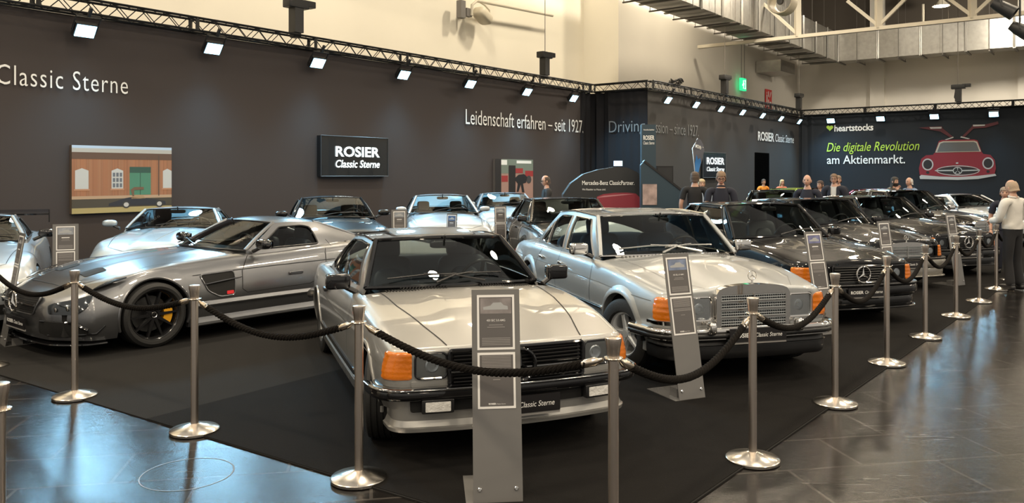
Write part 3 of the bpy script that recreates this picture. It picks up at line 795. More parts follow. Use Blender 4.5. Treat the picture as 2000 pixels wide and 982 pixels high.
class Car:
    def __init__(s, name, label, B, paintm, loc, heading, group=None, cat='car'):
        s.root = thing(name, label, cat, loc, heading, group); s.B = B; s.paint = paintm
        B.mesh().build('body', paintm, s.root, sharp=32)
        m = MB(); a, b = B.xt + .15, B.xn - .15
        m.box(((a + b) / 2, 0, .36), (b - a, 1.1, .36))
        for x0, x1 in ((a, -B.wb - B.R), (-B.wb + B.R, -B.R), (B.R, b)):
            if x1 - x0 > .02: m.box(((x0 + x1) / 2, 0, .33), (x1 - x0, 1.52, .24))
        for xc in (0, -B.wb):                # dark wheel house liners
            for sg in (1, -1):
                yo = B.side_y(xc, B.zc + B.R) - .035; rows = []
                for k in range(17):
                    t = math.pi * k / 16; c = (xc + (B.R + .012) * math.cos(t), B.zc + (B.R + .012) * math.sin(t)); rows.append([(c[0], sg * yo, c[1]), (c[0], sg * (yo - .4), c[1])])
                m.grid(rows)
        m.build('underbody', UNDER, s.root, flat=True)
    def wheels(s, style='penta', r=.32, w=.21, rr=.19, y=.72, steer=0.):
        for x in (0, -s.B.wb):
            for left in (True, False): put_wheel(style, r, w, rr, s.root, x, y, left, steer if x == 0 else 0)
    # --- greenhouse
    def cabin(s, wsb, wst, rwt, rwb, yb, yr, rail, belt, wins, trim=BLACK, glass=GLASS, rail_trim=None, pillar_r=.016, crown=.03, sun=None, seal=BLACK, step=.09, mid=None, roofm=None, ws_seal_r=.011, pillar=None):
        R = s.root; yb, yr, rail, beltf = pchip(yb), pchip(yr), pchip(rail), pchip(belt)
        def scr(b, t, bul):
            def f(u, v):
                p = Vector((lerp(b[0], b[1], u * u), u * b[2], lerp(b[3], b[4], u * u))); q = Vector((lerp(t[0], t[1], u * u), u * t[2], lerp(t[3], t[4], u * u)))
                d = (q - p); n = Vector((d.z, 0, -d.x)).normalized()
                return p.lerp(q, v) + n * bul * 4 * v * (1 - v) * (1 - .5 * u * u)
            return f
        ws, rw = scr(wsb, wst, .018), scr(rwb, rwt, -.018)
        s.ws = ws
        def gside(x, z, sg, off=0.):
            t = (z - beltf(x)) / max(.05, rail(x) - beltf(x)); return Vector((x, sg * (lerp(yb(x), yr(x), t) + .022 * math.sin(math.pi * clamp(t)) + off), z))
        s.gside = gside
        for nm, f in (('windshield', ws), ('rear_window', rw)):
            rows = [[f(-1 + 2 * i / 14, v / 8) for v in range(9)] for i in range(15)]
            g = MB().grid(rows).build(nm, glass, R)
            path = [f(-1 + 2 * i / 20, 0) for i in range(20)] + [f(1, v / 10) for v in range(10)] + [f(1 - 2 * i / 20, 1) for i in range(20)] + [f(-1, 1 - v / 10) for v in range(10)]
            MB().tube(path, ws_seal_r, 6, closed=True).build(nm + '_seal', seal, R)
        # roof
        rf = MB(); rows = []; nu, nv = 16, 18
        x0s, x1s = wst[1], rwt[1]; x0c, x1c = wst[0], rwt[0]; z0, z1 = wst[3], rwt[3]
        midz = mid if mid is not None else max(z0, z1) + .012
        for i in range(nu + 1):
            u = i / nu; row = []
            xs_ = lerp(x0s, x1s, u); xc = lerp(x0c, x1c, u); zc = lerp(z0, z1, u) + (midz - max(z0, z1)) * 4 * u * (1 - u)
            for j in range(nv + 1):
                v = -1 + 2 * j / nv; v = math.copysign(abs(v) ** .8, v); x = lerp(xc, xs_, v * v); zr = rail(xs_)
                row.append(Vector((x, v * yr(xs_), lerp(zc, zr, abs(v) ** 2.6))))
            rows.append(row)
        rf.grid(rows)
        outl = [(wsb[1], wsb[4] - .01), (wst[1], wst[4])] + [(lerp(x0s, x1s, i / 10), rail(lerp(x0s, x1s, i / 10))) for i in range(1, 10)] + [(rwt[1], rwt[4]), (rwb[1], rwb[4] - .01)]
        bl = [(lerp(rwb[1], wsb[1], i / 8), beltf(lerp(rwb[1], wsb[1], i / 8)) - .03) for i in range(0, 9)]
        outl += bl
        for sg in (1, -1):
            rf.patch(outl, lambda x, z: gside(x, z, sg), holes=wins, step=step, thick=.02, flip=sg > 0)
        for sg in (1, -1):                   # windscreen pillars
            pm = MB() if pillar else rf
            pm.tube([ws(sg, v / 8) for v in range(9)], .024, 8); rf.tube([rw(sg, v / 8) for v in range(9)], .022, 8)
            if pillar: pm.build('windscreen_pillar', pillar, R)
        rf.build('roof', roofm or s.paint, R, sharp=40)
        for sg in (1, -1):
            for wn in wins:
                g = MB().patch(wn, lambda x, z: gside(x, z, sg, -.012), step=step * 1.3).build('side_window', glass, R)
                if trim: MB().tube([gside(x, z, sg, .002) for x, z in dens(wn, .12)], pillar_r * .7, 6, closed=True).build('window_trim', trim, g)
            if rail_trim:
                MB().tube([ws(sg, v / 6) + Vector((0, sg * .012, 0)) for v in range(7)] + [Vector((x, sg * (yr(x) + .012), rail(x) + .002)) for x in [lerp(x0s, x1s, i / 12) for i in range(13)]] + [rw(sg, 1 - v / 6) + Vector((0, sg * .012, 0)) for v in range(7)], .0085, 6).build('drip_rail', rail_trim, R)
        if sun:
            xa, xb, yy, lift = sun
            def rz(x, y): u = clamp((x - x0c) / (x1c - x0c)); return lerp(z0, z1, u) + (midz - max(z0, z1)) * 4 * u * (1 - u)
            MB().patch(rrect(xa, -yy, xb, yy, .06), lambda x, y: (x, y, rz(x, y) + .004 - .02 * abs(y / .6) ** 2.6), step=.1).build('sunroof_opening', GLOSSBLACK, R)
            MB().patch(rrect(xa - .0, -yy + .02, xb, yy - .02, .06), lambda x, y: (x, y, rz(x, y) + .008 - .02 * abs(y / .6) ** 2.6 + lift * smooth((xb - x) / (xb - xa))), step=.1, thick=.012).build('sunroof_panel', roofm or s.paint, R)
    def line(s, pts, w=.006, sides=(1, -1), name='panel_gap', m=None, off=.0025, closed=False):
        """thin line on the body side through (x, z) points"""
        for sg in sides:
            d = dens(pts, .05, closed); p = [s.B.P(x, z, sg, off) for x, z in d]
            MB().ribbon(p, [(0, sg, .05)] * len(p), w).build(name, m or UNDER, s.root)
    def tline(s, pts, w=.007, name='panel_gap', m=None, off=.003):
        for sg in (1, -1):
            d = dens(pts, .05, False); p = [s.B.T(x, sg * y, off) for x, y in d]; MB().ribbon(p, [(0, 0, 1)] * len(p), w).build(name, m or UNDER, s.root)
    def spatch(s, poly, name, m, off=.004, thick=.008, sides=(1, -1), step=.05, parent=None):
        o = None
        for sg in sides: o = MB().patch(poly, lambda x, z: s.B.P(x, z, sg, off), step=step, thick=thick, flip=sg > 0).build(name, m, parent or s.root)
        return o
    def npatch(s, poly, name, m, off=.004, thick=.012, sides=(0,), step=.05, holes=(), end='nose', parent=None):
        """panel on the nose in (along, up) coordinates; sides (1,-1) mirrors it"""
        o = None; f = getattr(s.B, end)
        for sg in sides:
            k = sg or 1
            o = MB().patch(poly, lambda a, z: f(k * a, z, off), holes=holes, step=step, thick=thick, flip=(k < 0) != (end == 'tail')).build(name, m, parent or s.root)
        return o
    def bumper(s, z, h, off, amax, m, name='bumper', depth=.06, end='nose', round_=1, zf=None, n=60):
        f = getattr(s.B, end)
        path = [f(-amax + 2 * amax * i / n, z, off) for i in range(n + 1)]
        for p in path: p.z = z
        if end == 'tail': path = path[::-1]
        pr = [(-depth, -h / 2), (-.01, -h / 2), (.004, -h * .38), (.010, -h * .15), (.010, h * .15), (.004, h * .38), (-.01, h / 2), (-depth, h / 2)] if round_ else [(-depth, -h / 2), (0, -h / 2), (0, h / 2), (-depth, h / 2)]
        return MB().sweep(path, pr).build(name, m, s.root, sharp=50)
    def star(s, c, r, m=CHROME, name='star_emblem', t=.006, n=Vector((1, 0, 0)), up=Vector((0, 0, 1)), parent=None, ring_r=None):
        n = n.normalized(); w = up.cross(n).normalized(); u = n.cross(w); mb = MB(); c = Vector(c)
        mb.tube([c + (w * math.cos(a) + u * math.sin(a)) * r for a in [2 * math.pi * k / 32 for k in range(32)]], ring_r or r * .085, 8, closed=True)
        for a in (90, 210, 330):
            a = math.radians(a); d = w * math.cos(a) + u * math.sin(a); e = n.cross(d)
            mb.add([c + e * r * .16, c - e * r * .16, c + d * r * .97, c + n * t * 1.6, c - n * t], [(0, 3, 2), (3, 1, 2), (0, 2, 4), (1, 4, 2), (0, 1, 3), (0, 4, 1)])
        return mb.build(name, m, parent or s.root, sharp=20)
    def plate(s, z, off=.03, w=.52, h=.11, a0=0., end='nose', rim=BLACK, txt=True):
        B = s.B; p = B.nose(a0, z, off); x = p.x + .006
        o = MB().box((x, p.y, z), (.012, w, h)).build('licence_plate', mat('plate_black', (.012, .011, .012), .3, coat=.4), s.root, flat=True)
        MB().box((x - .004, p.y, z - h / 2 - .008), (.012, w, .018)).build('plate_holder', mat('plate_grey', (.28, .27, .26), .4), o, flat=True)
        if txt:
            mb = MB(); mp = lambda u, v: (x + .0075, p.y + u, z + v)
            add_text(mb, 'ROSIER', mp, -w * .44, -.018, .034, w * .34, bold=.025); add_text(mb, 'Classic Sterne', mp, -w * .44 + w * .38, -.018, .034, w * .48, shear=.2, bold=.004)
            mb.build('plate_lettering', PRINT, o, flat=True)
        return o
    def mirror(s, x, y, z, m, d=(.055, .10, .065), sides=(1, -1), e=.45):
        for sg in sides:
            o = MB().sell((x, sg * y, z), d, e, e).build('wing_mirror', m, s.root)
            MB().tube([(x, sg * (y - .04), z - d[2] * .6), (x + .04, sg * (y - d[1] - .05), z - d[2] - .03)], .022, 8).build('mirror_foot', BLACK, o)
            MB().patch(rrect(y - d[1] * .8, z - d[2] * .72, y + d[1] * .8, z + d[2] * .72, .02), lambda a, b: (x - d[0] - .001, sg * a, b), step=.1).build('mirror_glass', CHROME, o)
    def wipers(s, m=BLACK, n=2, r=.007):
        f = s.ws
        for k, (a, b) in enumerate(((.25, -.42), (-.30, .15))[:n] if n == 2 else ((-.3, .5),)):
            off = Vector((.03, 0, .04)); p0 = f(a - .0, -.02) + off; p1 = f(b * .5 + a * .5, .10) + off; p2 = f(b, .14) + off
            w = MB().tube([p0, p1, p2], [r * 1.3, r, r * .9], 6).build('wiper', m, s.root)
            q0, q1 = f(b - .38, .115), f(b + .38, .155); o2 = Vector((.018, 0, .022))
            MB().tube([q0 + o2, (q0 + q1) / 2 + o2 * 1.5, q1 + o2], r * .9, 6).build('wiper_blade', m, w)
    def interior(s, xd, xf, xr, seat=DARKSEAT, zs=.50, yw=.36, top=.92, rest=True, dashz=.90, wheel=True, wy=.36, rear=True, ztop_rest=None):
        R = s.root
        MB().sell((xd, 0, dashz - .10), (.22, .66, .11), .5, .3).build('dashboard', BLACK, R)
        MB().box(((xd + xr) / 2 - .1, 0, .34), (abs(xd - xr) + .7, 1.36, .06)).box((xr - .32, 0, .62), (.05, 1.36, .55)).box(((xd + xr) / 2, .68, .60), (abs(xd - xr) + .4, .03, .5)).box(((xd + xr) / 2, -.68, .60), (abs(xd - xr) + .4, .03, .5)).build('cabin_lining', mat('cabin_dark', (.012, .012, .013), .8), R, flat=True)
        for sg in (1, -1):
            m = MB().sell((xf + .02, sg * yw, zs - .02), (.27, .25, .09), .35, .3).sell((xf - .25, sg * yw, zs + .25), (.075, .24, .31), .35, .45, M=RY(-.2))
            m.sell((xf - .19, sg * yw, zs + .24), (.05, .15, .22), .6, .6, M=RY(-.2))
            st = m.build('front_seat', seat, R)
            if rest: MB().sell((xf - .36, sg * yw, zs + .64), (.06, .135, .105), .4, .5, M=RY(-.2)).tube([(xf - .34, sg * yw - .05, zs + .5), (xf - .35, sg * yw - .05, zs + .6)], .008, 6).tube([(xf - .34, sg * yw + .05, zs + .5), (xf - .35, sg * yw + .05, zs + .6)], .008, 6).build('headrest', seat, st)
        if rear:
            MB().sell((xr + .05, 0, zs), (.26, .62, .09), .35, .2).sell((xr - .20, 0, zs + .24), (.08, .62, .27), .35, .25, M=RY(-.25)).build('rear_seat', seat, R)
        if wheel:
            c = Vector((xd - .30, wy, dashz - .02)); M = RY(-1.15)
            m = MB().tube([c + M @ Vector((.185 * math.cos(t), .185 * math.sin(t), 0)) for t in [2 * math.pi * k / 28 for k in range(28)]], .014, 8, closed=True)
            m.sell(c, (.06, .07, .02), .5, .8, M=M)
            for a in (0, 2.2, 4.1): m.bar(c, c + M @ Vector((.18 * math.cos(a), .18 * math.sin(a), 0)), .03, .012)
            m.tube([c, c + Vector((.25, 0, -.12))], .03, 8); m.build('steering_wheel', BLACK, R)
        p = s.ws(0, .86); MB().sell(p + Vector((-.06, 0, -.02)), (.02, .12, .032), .5, .4).tube([p + Vector((-.05, 0, 0)), p + Vector((-.01, 0, .06))], .01, 6).build('rear_view_mirror', BLACK, R)
    def headlight(s, a0, a1, z0, z1, bezel=CHROME, r=.03, pts=None, inner=REFL, flip=(1, -1), off=.0):
        poly = rpoly(pts, r) if pts else rrect(a0, z0, a1, z1, r); B = s.B
        for sg in flip:
            o = MB().patch(poly, lambda a, z: B.nose(sg * a, z, off - .004), step=.04, thick=.01, flip=sg < 0).build('headlight', inner, s.root)
            MB().patch(poly, lambda a, z: B.nose(sg * a, z, off + .012), step=.05).build('lens', LENS, o)
            MB().tube([B.nose(sg * a, z, off + .008) for a, z in dens(poly, .06)], .008, 6, closed=True).build('bezel', bezel, o)
            c = B.nose(sg * lerp(a0, a1, .45), (z0 + z1) / 2, off); rr = min((z1 - z0) * .30, .05)
            MB().lathe([(rr, .002), (rr * .8, .006), (rr * .4, .001), (0, .006)], 20, RY(math.pi / 2), c).build('bulb_bowl', ALU, o)
    def signal(s, a0, a1, z0, z1, m=AMBER, r=.02, off=.004, sides=(1, -1), ribs=5):
        B = s.B
        for sg in sides:
            f = lambda a, z: B.nose(sg * a, z, off + .006 * abs(math.sin((z - z0) / (z1 - z0) * math.pi * ribs)))
            MB().patch(rrect(a0, z0, a1, z1, r), f, step=.014, thick=.01, flip=sg < 0).build('turn_signal', m, s.root, sharp=60)
def ground_axle(px, py, y=None): return G(px, py)
def heading(deg): return math.radians(deg)
SILVER1 = paint('silver_beige_paint', (.375, .37, .355), .55, .36)
SILVER2 = paint('light_silver_blue_paint', (.385, .40, .405), .5, .36)
SLSGREY = paint('grey_metallic_paint', (.17, .175, .185), .8, .30)
BLK = paint('black_paint', (.004, .004, .0045), .0, .35)
BLK.node_tree.nodes['Principled BSDF'].inputs['Specular IOR Level'].default_value = .08
BRN = paint('dark_bronze_paint', (.030, .024, .018), .3, .25)
SLVB = paint('silver_paint', (.42, .45, .48), .5, .34)
ANTH = paint('dark_grey_paint', (.05, .05, .052), .5, .3)

# ---------------------------------------------------------------- silver coupe in the middle, nose to the ropes
def slc():
    B = Body(wb=2.82, xn=.66, xt=-3.95, hw=[(-3.95, .76), (-3.6, .83), (-2.82, .885), (-1.4, .895), (-.2, .89), (.3, .868), (.66, .84)],
             zb=[(-3.95, .34), (-3.4, .26), (-2.2, .19), (-.6, .19), (.3, .30), (.66, .34)],
             zt=[(-3.95, .80), (-3.6, .87), (-2.75, .915), (-1.5, .90), (-.62, .90), (-.3, .875), (.2, .815), (.5, .755), (.66, .715)],
             zs=[(-3.95, .75), (-3.4, .83), (-2.6, .865), (-1.4, .86), (-.6, .86), (0, .815), (.4, .752), (.66, .708)],
             tuck=.05, ins=.055, r=.045, rcf=.10, rcr=.12, rtf=.03, bowf=.07, R=.345, zc=.31, p=2.4, zw=.55, cab=(-2.72, -.72),
             bulge=lambda x, y: (.012 * smooth((.36 - y) / .07) * smooth((x + .75) / .2) * (.35 + .65 * smooth((.6 - x) / .9))))
    c = Car('coupe', 'silver beige coupe with black grille and black bumper, nose behind the grey info stand', B, SILVER1, (-.185, 5.74, .008), heading(-70))
    c.wheels('penta', .31, .215, .19, .735, -.28)
    c.cabin(wsb=(-.60, -.86, .715, .925, .895), wst=(-1.20, -1.31, .555, 1.255, 1.235), rwt=(-2.30, -2.22, .55, 1.24, 1.215), rwb=(-2.85, -2.72, .66, .93, .90),
            yb=[(-2.72, .74), (-1.8, .79), (-.86, .735)], yr=[(-2.22, .575), (-1.31, .575)], rail=[(-2.72, 1.10), (-2.22, 1.215), (-1.7, 1.245), (-1.31, 1.235), (-.86, 1.22)], belt=[(-2.72, .88), (-.86, .88)],
            wins=[[(-1.02, .905), (-1.335, 1.195), (-1.7, 1.205), (-2.12, 1.18), (-2.25, 1.10), (-2.30, .905)], [(-2.345, .905), (-2.30, 1.09), (-2.55, .93)]],
            trim=DCHROME, rail_trim=GLOSSBLACK, sun=(-1.98, -1.42, .38, .03), seal=GLOSSBLACK, ws_seal_r=.017, pillar=GLOSSBLACK)
    c.interior(-.95, -1.55, -2.25, NAVYSEAT, zs=.48, dashz=.90)
    c.wipers(BLACK)
    c.mirror(-.90, .93, .955, GLOSSBLACK, (.05, .095, .06), e=.3)
    R = c.root
    # hood joint, cowl louvres, creases
    c.tline([(-.70, .64), (-.2, .61), (.3, .53), (.55, .475), (.655, .455)])
    for sg in (1, -1):
        m = MB()
        for k in range(20):
            y = sg * (.14 + k * .0235); a, b = B.T(-.555 - .16 * (y / .7) ** 2, y, .003), B.T(-.625 - .16 * (y / .7) ** 2, y, .003); m.bar(a, b, .009, .006)
        m.build('cowl_louvre', UNDER, R)
    # grille
    g = c.npatch(rrect(-.455, .475, .455, .690, .02), 'grille', GLOSSBLACK, .004, .01)
    m = MB()
    for k in range(8):
        z = .50 + k * .023; m.tube([B.nose(-.43 + .86 * i / 16, z, .022) for i in range(17)], .0065, 6)
    m.build('grille_slat', mat('slat_black', (.004, .004, .0045), .6, spec=.2), g)
    MB().tube([B.nose(a, z, .014) for a, z in dens(rrect(-.455, .475, .455, .695, .02), .06)], .013, 8, closed=True).build('grille_frame', GLOSSBLACK, g)
    MB().tube([B.nose(-.45 + .9 * i / 16, .565, .03) for i in range(17)], .010, 8).build('grille_bar', DCHROME, g)
    c.star(B.nose(0, .585, .045), .098, GLOSSBLACK, t=.012, parent=g, ring_r=.014)
    # lights
    c.headlight(.47, .665, .530, .686, GLOSSBLACK, .035)
    c.signal(.685, .885, .525, .690, ribs=5)
    c.npatch(rrect(.46, .478, .69, .512, .008), 'light_trim', SILVER1, .012, .015, (1, -1))
    # bumper, spoiler, fog lamps, plate
    c.bumper(.445, .075, .075, 1.04, GLOSSBLACK, depth=.09)
    c.bumper(.475, .022, .082, 1.03, DCHROME, 'bumper_strip', .03)
    c.npatch(rrect(-.70, .33, .70, .42, .02), 'intake', UNDER, .03, .01)
    pr = [(-.10, .365), (-.01, .372), (.008, .36), (.006, .27), (.022, .235), (.034, .228), (.03, .205), (.0, .20), (-.10, .22)]
    pa = [B.nose(-.98 + 1.96 * i / 60, .30, -.02 + .03 * math.cos(math.pi * (i / 60 - .5))) for i in range(61)]
    for p in pa: p.z = 0
    sp = MB().sweep(pa, pr).build('front_spoiler', SILVER1, R, sharp=25)
    mb = MB(); x = B.nose(0, .30, 0).x + .020; add_text(mb, 'AMG', lambda u, v: (x, u + .02, .275 + v), -.02, -.012, .026, .11, bold=.03); mb.build('badge', BLACK, sp, flat=True)
    for sg in (1, -1):
        p = B.nose(sg * .54, .375, .055)
        o = MB().box(p, (.07, .20, .085), RZ(sg * .12), bev=.01).build('fog_lamp', BLACK, R)
        MB().patch(rrect(-.078, -.030, .078, .030, .006), lambda u, v: p + RZ(sg * .12) @ Vector((.037, u, v)), step=.02).build('fog_lens', REFL, o)
    c.plate(.345, .085, w=.50)
    # side: doors, mouldings, handle
    c.line([(-.72, .84), (-.68, .6), (-.70, .30), (-.86, .24)]); c.line([(-2.22, .85), (-2.26, .55), (-2.12, .30), (-.9, .235)])
    c.spatch(rrect(-2.42, .335, -.39, .385, .015), 'side_moulding', DCHROME, .012, .015)
    c.spatch(rrect(-2.44, .21, -.37, .30, .02), 'sill_panel', SILVER1, .014, .018)
    c.line([(-3.7, .66), (-2.4, .665), (-.4, .655), (.4, .60)], .008, name='side_crease_line', m=SILVER1, off=.004)
    for sg in (1, -1):
        p = B.P(-2.05, .74, sg, .02); MB().sell(p, (.075, .016, .018), .4, .5).build('door_handle', BLACK, R)
    for xc in (0, -2.82):
        for sg in (1, -1):
            MB().tube([B.P(xc + .352 * math.cos(t), B.zc + .352 * math.sin(t), sg, -.002) for t in [math.radians(-8 + 196 * k / 28) for k in range(29)]], .013, 6).build('arch_trim', SILVER1, R)
    c.bumper(.47, .08, .07, 1.0, GLOSSBLACK, end='tail')
    for sg in (1, -1): MB().patch(rrect(.40, .56, .80, .68, .02), lambda a, z: B.tail(sg * a, z, .004), step=.05, thick=.01).build('tail_light', mat('tail_red', (.30, .01, .01), .15, coat=.6), R)
    return c
slc()

def upright_grille(c, xg, w, z0, z1, arch=.08, ornament=True, dark=False):
    """chrome grille shell with fine mesh, three bars and a centre strip; z1 is the top of its opening"""
    R = c.root; h = z1 - z0; B = c.B
    m = MB(); top = [(w * math.sin(t), z1 + .005 + arch * math.cos(t) ** .7) for t in [math.radians(-72 + 144 * k / 10) for k in range(11)]]
    m.patch([(-w * 1.03, z0 - .02)] + [(-w * 1.03, z1)] + top + [(w * 1.03, z1), (w * 1.03, z0 - .02)], lambda y, z: (xg, y, z), holes=[[(-w + .035, z0), (w - .035, z0), (w - .035, z1 - .005), (-w + .035, z1 - .005)]], step=.06, thick=.075)
    gr = m.build('grille_shell', CHROME, R, sharp=30)
    MB().patch([(-w, z0 - .01), (w, z0 - .01), (w, z1 + .01), (-w, z1 + .01)], lambda y, z: (xg - .055, y, z), step=.2, thick=.01).build('grille_back', UNDER, gr, flat=True)
    m = MB(); n = int(h / .0215)
    for k in range(n): m.box((xg - .018, 0, z0 + (k + .5) * h / n), (.03, 2 * w - .06, .0065))
    for k in range(30): m.box((xg - .035, (w - .035) * (-1 + 2 * k / 29), (z0 + z1) / 2), (.012, .005, h))
    m.build('grille_mesh', mat('grille_grey', (.62, .65, .67), .3, .5), gr, flat=True)
    m = MB()
    for k in (1, 2, 3): m.box((xg - .004, 0, z0 + h * k / 4), (.02, 2 * w - .06, .009))
    m.box((xg, 0, (z0 + z1) / 2), (.02, .012, h)); m.build('grille_bar', CHROME, gr, flat=True)
    if ornament:
        zt = z1 + arch
        st = c.star((xg - .03, 0, zt + .075), .040, t=.004, name='star_ornament')
        MB().tube([(xg - .03, 0, zt - .005), (xg - .03, 0, zt + .037)], [.012, .006], 10).lathe([(.0, .016), (.022, .012), (.026, 0)], 16, None, (xg - .03, 0, zt - .006)).build('ornament_foot', CHROME, st)

# ---------------------------------------------------------------- light silver four-door saloon with chrome grille
def w116():
    B = Body(wb=2.96, xn=.74, xt=-4.25, hw=[(-4.25, .78), (-3.9, .86), (-2.96, .925), (-1.5, .935), (-.2, .925), (.35, .875), (.74, .815)],
             zb=[(-4.25, .40), (-3.6, .32), (-2.4, .25), (-.6, .25), (.4, .34), (.74, .38)],
             zt=[(-4.25, .86), (-3.9, .94), (-3.2, .985), (-1.5, .95), (-.55, .985), (-.2, .965), (.3, .90), (.62, .85), (.74, .825)],
             zs=[(-4.25, .78), (-3.8, .87), (-2.8, .905), (-1.4, .91), (-.6, .905), (0, .875), (.4, .825), (.74, .785)],
             tuck=.06, ins=.07, r=.05, rcf=.12, rcr=.15, rtf=.03, bowf=.05, R=.375, zc=.33, p=2.2, zw=.55, cab=(-2.95, -.70),
             bulge=lambda x, y: .016 * smooth((.36 - y) / .10) * smooth((x + .7) / .3))
    c = Car('saloon', 'light silver four-door saloon with tall chrome grille and blue seats', B, SILVER2, (1.87, 7.62, .008), heading(-75))
    c.wheels('penta', .325, .23, .20, .79, .30)
    c.cabin(wsb=(-.50, -.82, .77, .985, .95), wst=(-1.12, -1.25, .635, 1.365, 1.34), rwt=(-2.58, -2.48, .62, 1.36, 1.335), rwb=(-3.14, -3.02, .70, .985, .95),
            yb=[(-3.02, .77), (-1.9, .825), (-.84, .785)], yr=[(-2.48, .64), (-1.9, .665), (-1.27, .652)], rail=[(-3.02, 1.25), (-2.48, 1.34), (-1.9, 1.372), (-1.27, 1.35), (-.8, 1.34)], belt=[(-3.02, .92), (-.84, .92)],
            wins=[[(-.98, .95), (-1.31, 1.30), (-1.76, 1.315), (-1.76, .95)], [(-1.88, .95), (-1.88, 1.315), (-2.28, 1.30), (-2.43, 1.24), (-2.50, .95)], [(-2.545, .95), (-2.48, 1.22), (-2.82, .97)]],
            trim=CHROME, rail_trim=CHROME, sun=(-1.85, -1.40, .40, .02), seal=CHROME, ws_seal_r=.014)
    c.interior(-.95, -1.62, -2.45, BLUESEAT, zs=.55, dashz=.96)
    c.wipers(mat('silver_wiper', (.6, .6, .58), .2, .9), r=.009)
    c.mirror(-.98, .955, 1.02, CHROME, (.05, .095, .06), sides=(-1,), e=.35)
    c.mirror(-.98, .955, 1.02, CHROME, (.05, .095, .06), sides=(1,), e=.35)
    R = c.root
    c.tline([(-.62, .66), (-.1, .64), (.4, .60), (.72, .42)], .005, m=mat('joint_grey', (.12, .12, .12), .5))
    m = MB()
    for k in range(36):
        y = -.6 + k * .0343; m.bar(B.T(-.50 - .14 * (y / .6) ** 2, y, .004), B.T(-.565 - .14 * (y / .6) ** 2, y, .004), .010, .006)
    m.build('cowl_louvre', mat('joint_grey', (.12, .12, .12), .5), R)
    upright_grille(c, B.xn + .055, .345, .505, .775, .075)
    c.npatch(rrect(.36, .54, .625, .755, .02), 'light_bezel', CHROME, .002, .02, (1, -1))
    c.headlight(.375, .615, .55, .745, CHROME, .03)
    c.signal(.64, .90, .55, .745, ribs=4, r=.05)
    # chrome bumpers
    c.npatch(rrect(.36, .515, .98, .545, .01), 'light_strip', CHROME, .02, .03, (1, -1))
    c.bumper(.465, .055, .085, 1.18, CHROME, depth=.13)
    c.bumper(.43, .045, .095, 1.17, BLACK, 'bumper_rubber', .08)
    c.bumper(.405, .02, .085, 1.16, CHROME, 'bumper_edge', .08)
    for sg in (1, -1): MB().sell(B.nose(sg * .42, .50, .10), (.05, .035, .055), .6, .6).build('overrider', CHROME, R)
    c.bumper(.30, .16, .03, 1.0, BLACK, 'front_apron', .12)
    c.bumper(.335, .012, .045, .95, DCHROME, 'apron_strip', .05)
    c.plate(.435, .115, w=.54, h=.115)
    # side
    c.line([(-.80, .93), (-.74, .7), (-.72, .32)]); c.line([(-1.82, .93), (-1.84, .65), (-1.83, .32)]); c.line([(-2.52, .90), (-2.62, .75), (-2.66, .66)])
    c.line([(-4.0, .735), (-2.5, .74), (-.5, .735), (.55, .70)], .008, name='side_crease_line', m=mat('crease_shade_grey', (.20, .21, .21), .5), off=.003)  # grey ribbon paints the shade line of the body crease
    c.spatch(rrect(-2.56, .475, -.40, .515, .012), 'side_moulding', CHROME, .014, .018); c.spatch(rrect(-2.56, .484, -.40, .503, .008), 'side_moulding_rubber', BLACK, .018, .01)
    c.spatch(rrect(-2.56, .262, -.40, .30, .012), 'sill_trim', CHROME, .008, .01)
    for x in (-1.68, -2.42):
        for sg in (1, -1): MB().sell(B.P(x, .80, sg, .022), (.075, .014, .014), .5, .5).sell(B.P(x - .055, .80, sg, .012), (.018, .02, .018)).build('door_handle', CHROME, R)
    for xc in (0, -2.96):
        for sg in (1, -1):
            rows = []
            for k in range(31):
                t = math.radians(-12 + 204 * k / 30); d = (math.cos(t), math.sin(t)); rows.append([B.P(xc + q * d[0], B.zc + q * d[1], sg, o) for q, o in ((.365, -.05), (.368, .018), (.385, .021), (.41, .012), (.44, .0))])
            MB().grid(rows).build('wheel_arch_flare', SILVER2, R)
    c.bumper(.47, .09, .10, 1.2, CHROME, end='tail')
    for sg in (1, -1): MB().patch(rrect(.45, .58, .84, .74, .02), lambda a, z: B.tail(sg * a, z, .004), step=.05, thick=.01).build('tail_light', mat('tail_red', (.30, .01, .01), .15, coat=.6), R)
    return c
w116()
def front_sl(c, w=.44, z0=.47, z1=.70, m=GLOSSBLACK, slat=None, star_m=CHROME, r=.095, n=7, bar=True):
    """wide flat grille with louvres and one large star"""
    B = c.B; g = c.npatch(rrect(-w, z0, w, z1, .02), 'grille', UNDER, .004, .01); mb = MB()
    for k in range(n):
        z = lerp(z0, z1, (k + .5) / n); mb.tube([B.nose(-w + .02 + 2 * (w - .02) * i / 14, z, .018) for i in range(15)], .007, 6)
    mb.build('grille_slat', slat or BLACK, g)
    MB().tube([B.nose(a, z, .012) for a, z in dens(rrect(-w, z0, w, z1, .02), .07)], .012, 6, closed=True).build('grille_frame', m, g)
    if r: c.star(B.nose(0, (z0 + z1) / 2, .04), r, star_m, t=.01, parent=g, ring_r=r * .1)
    return g

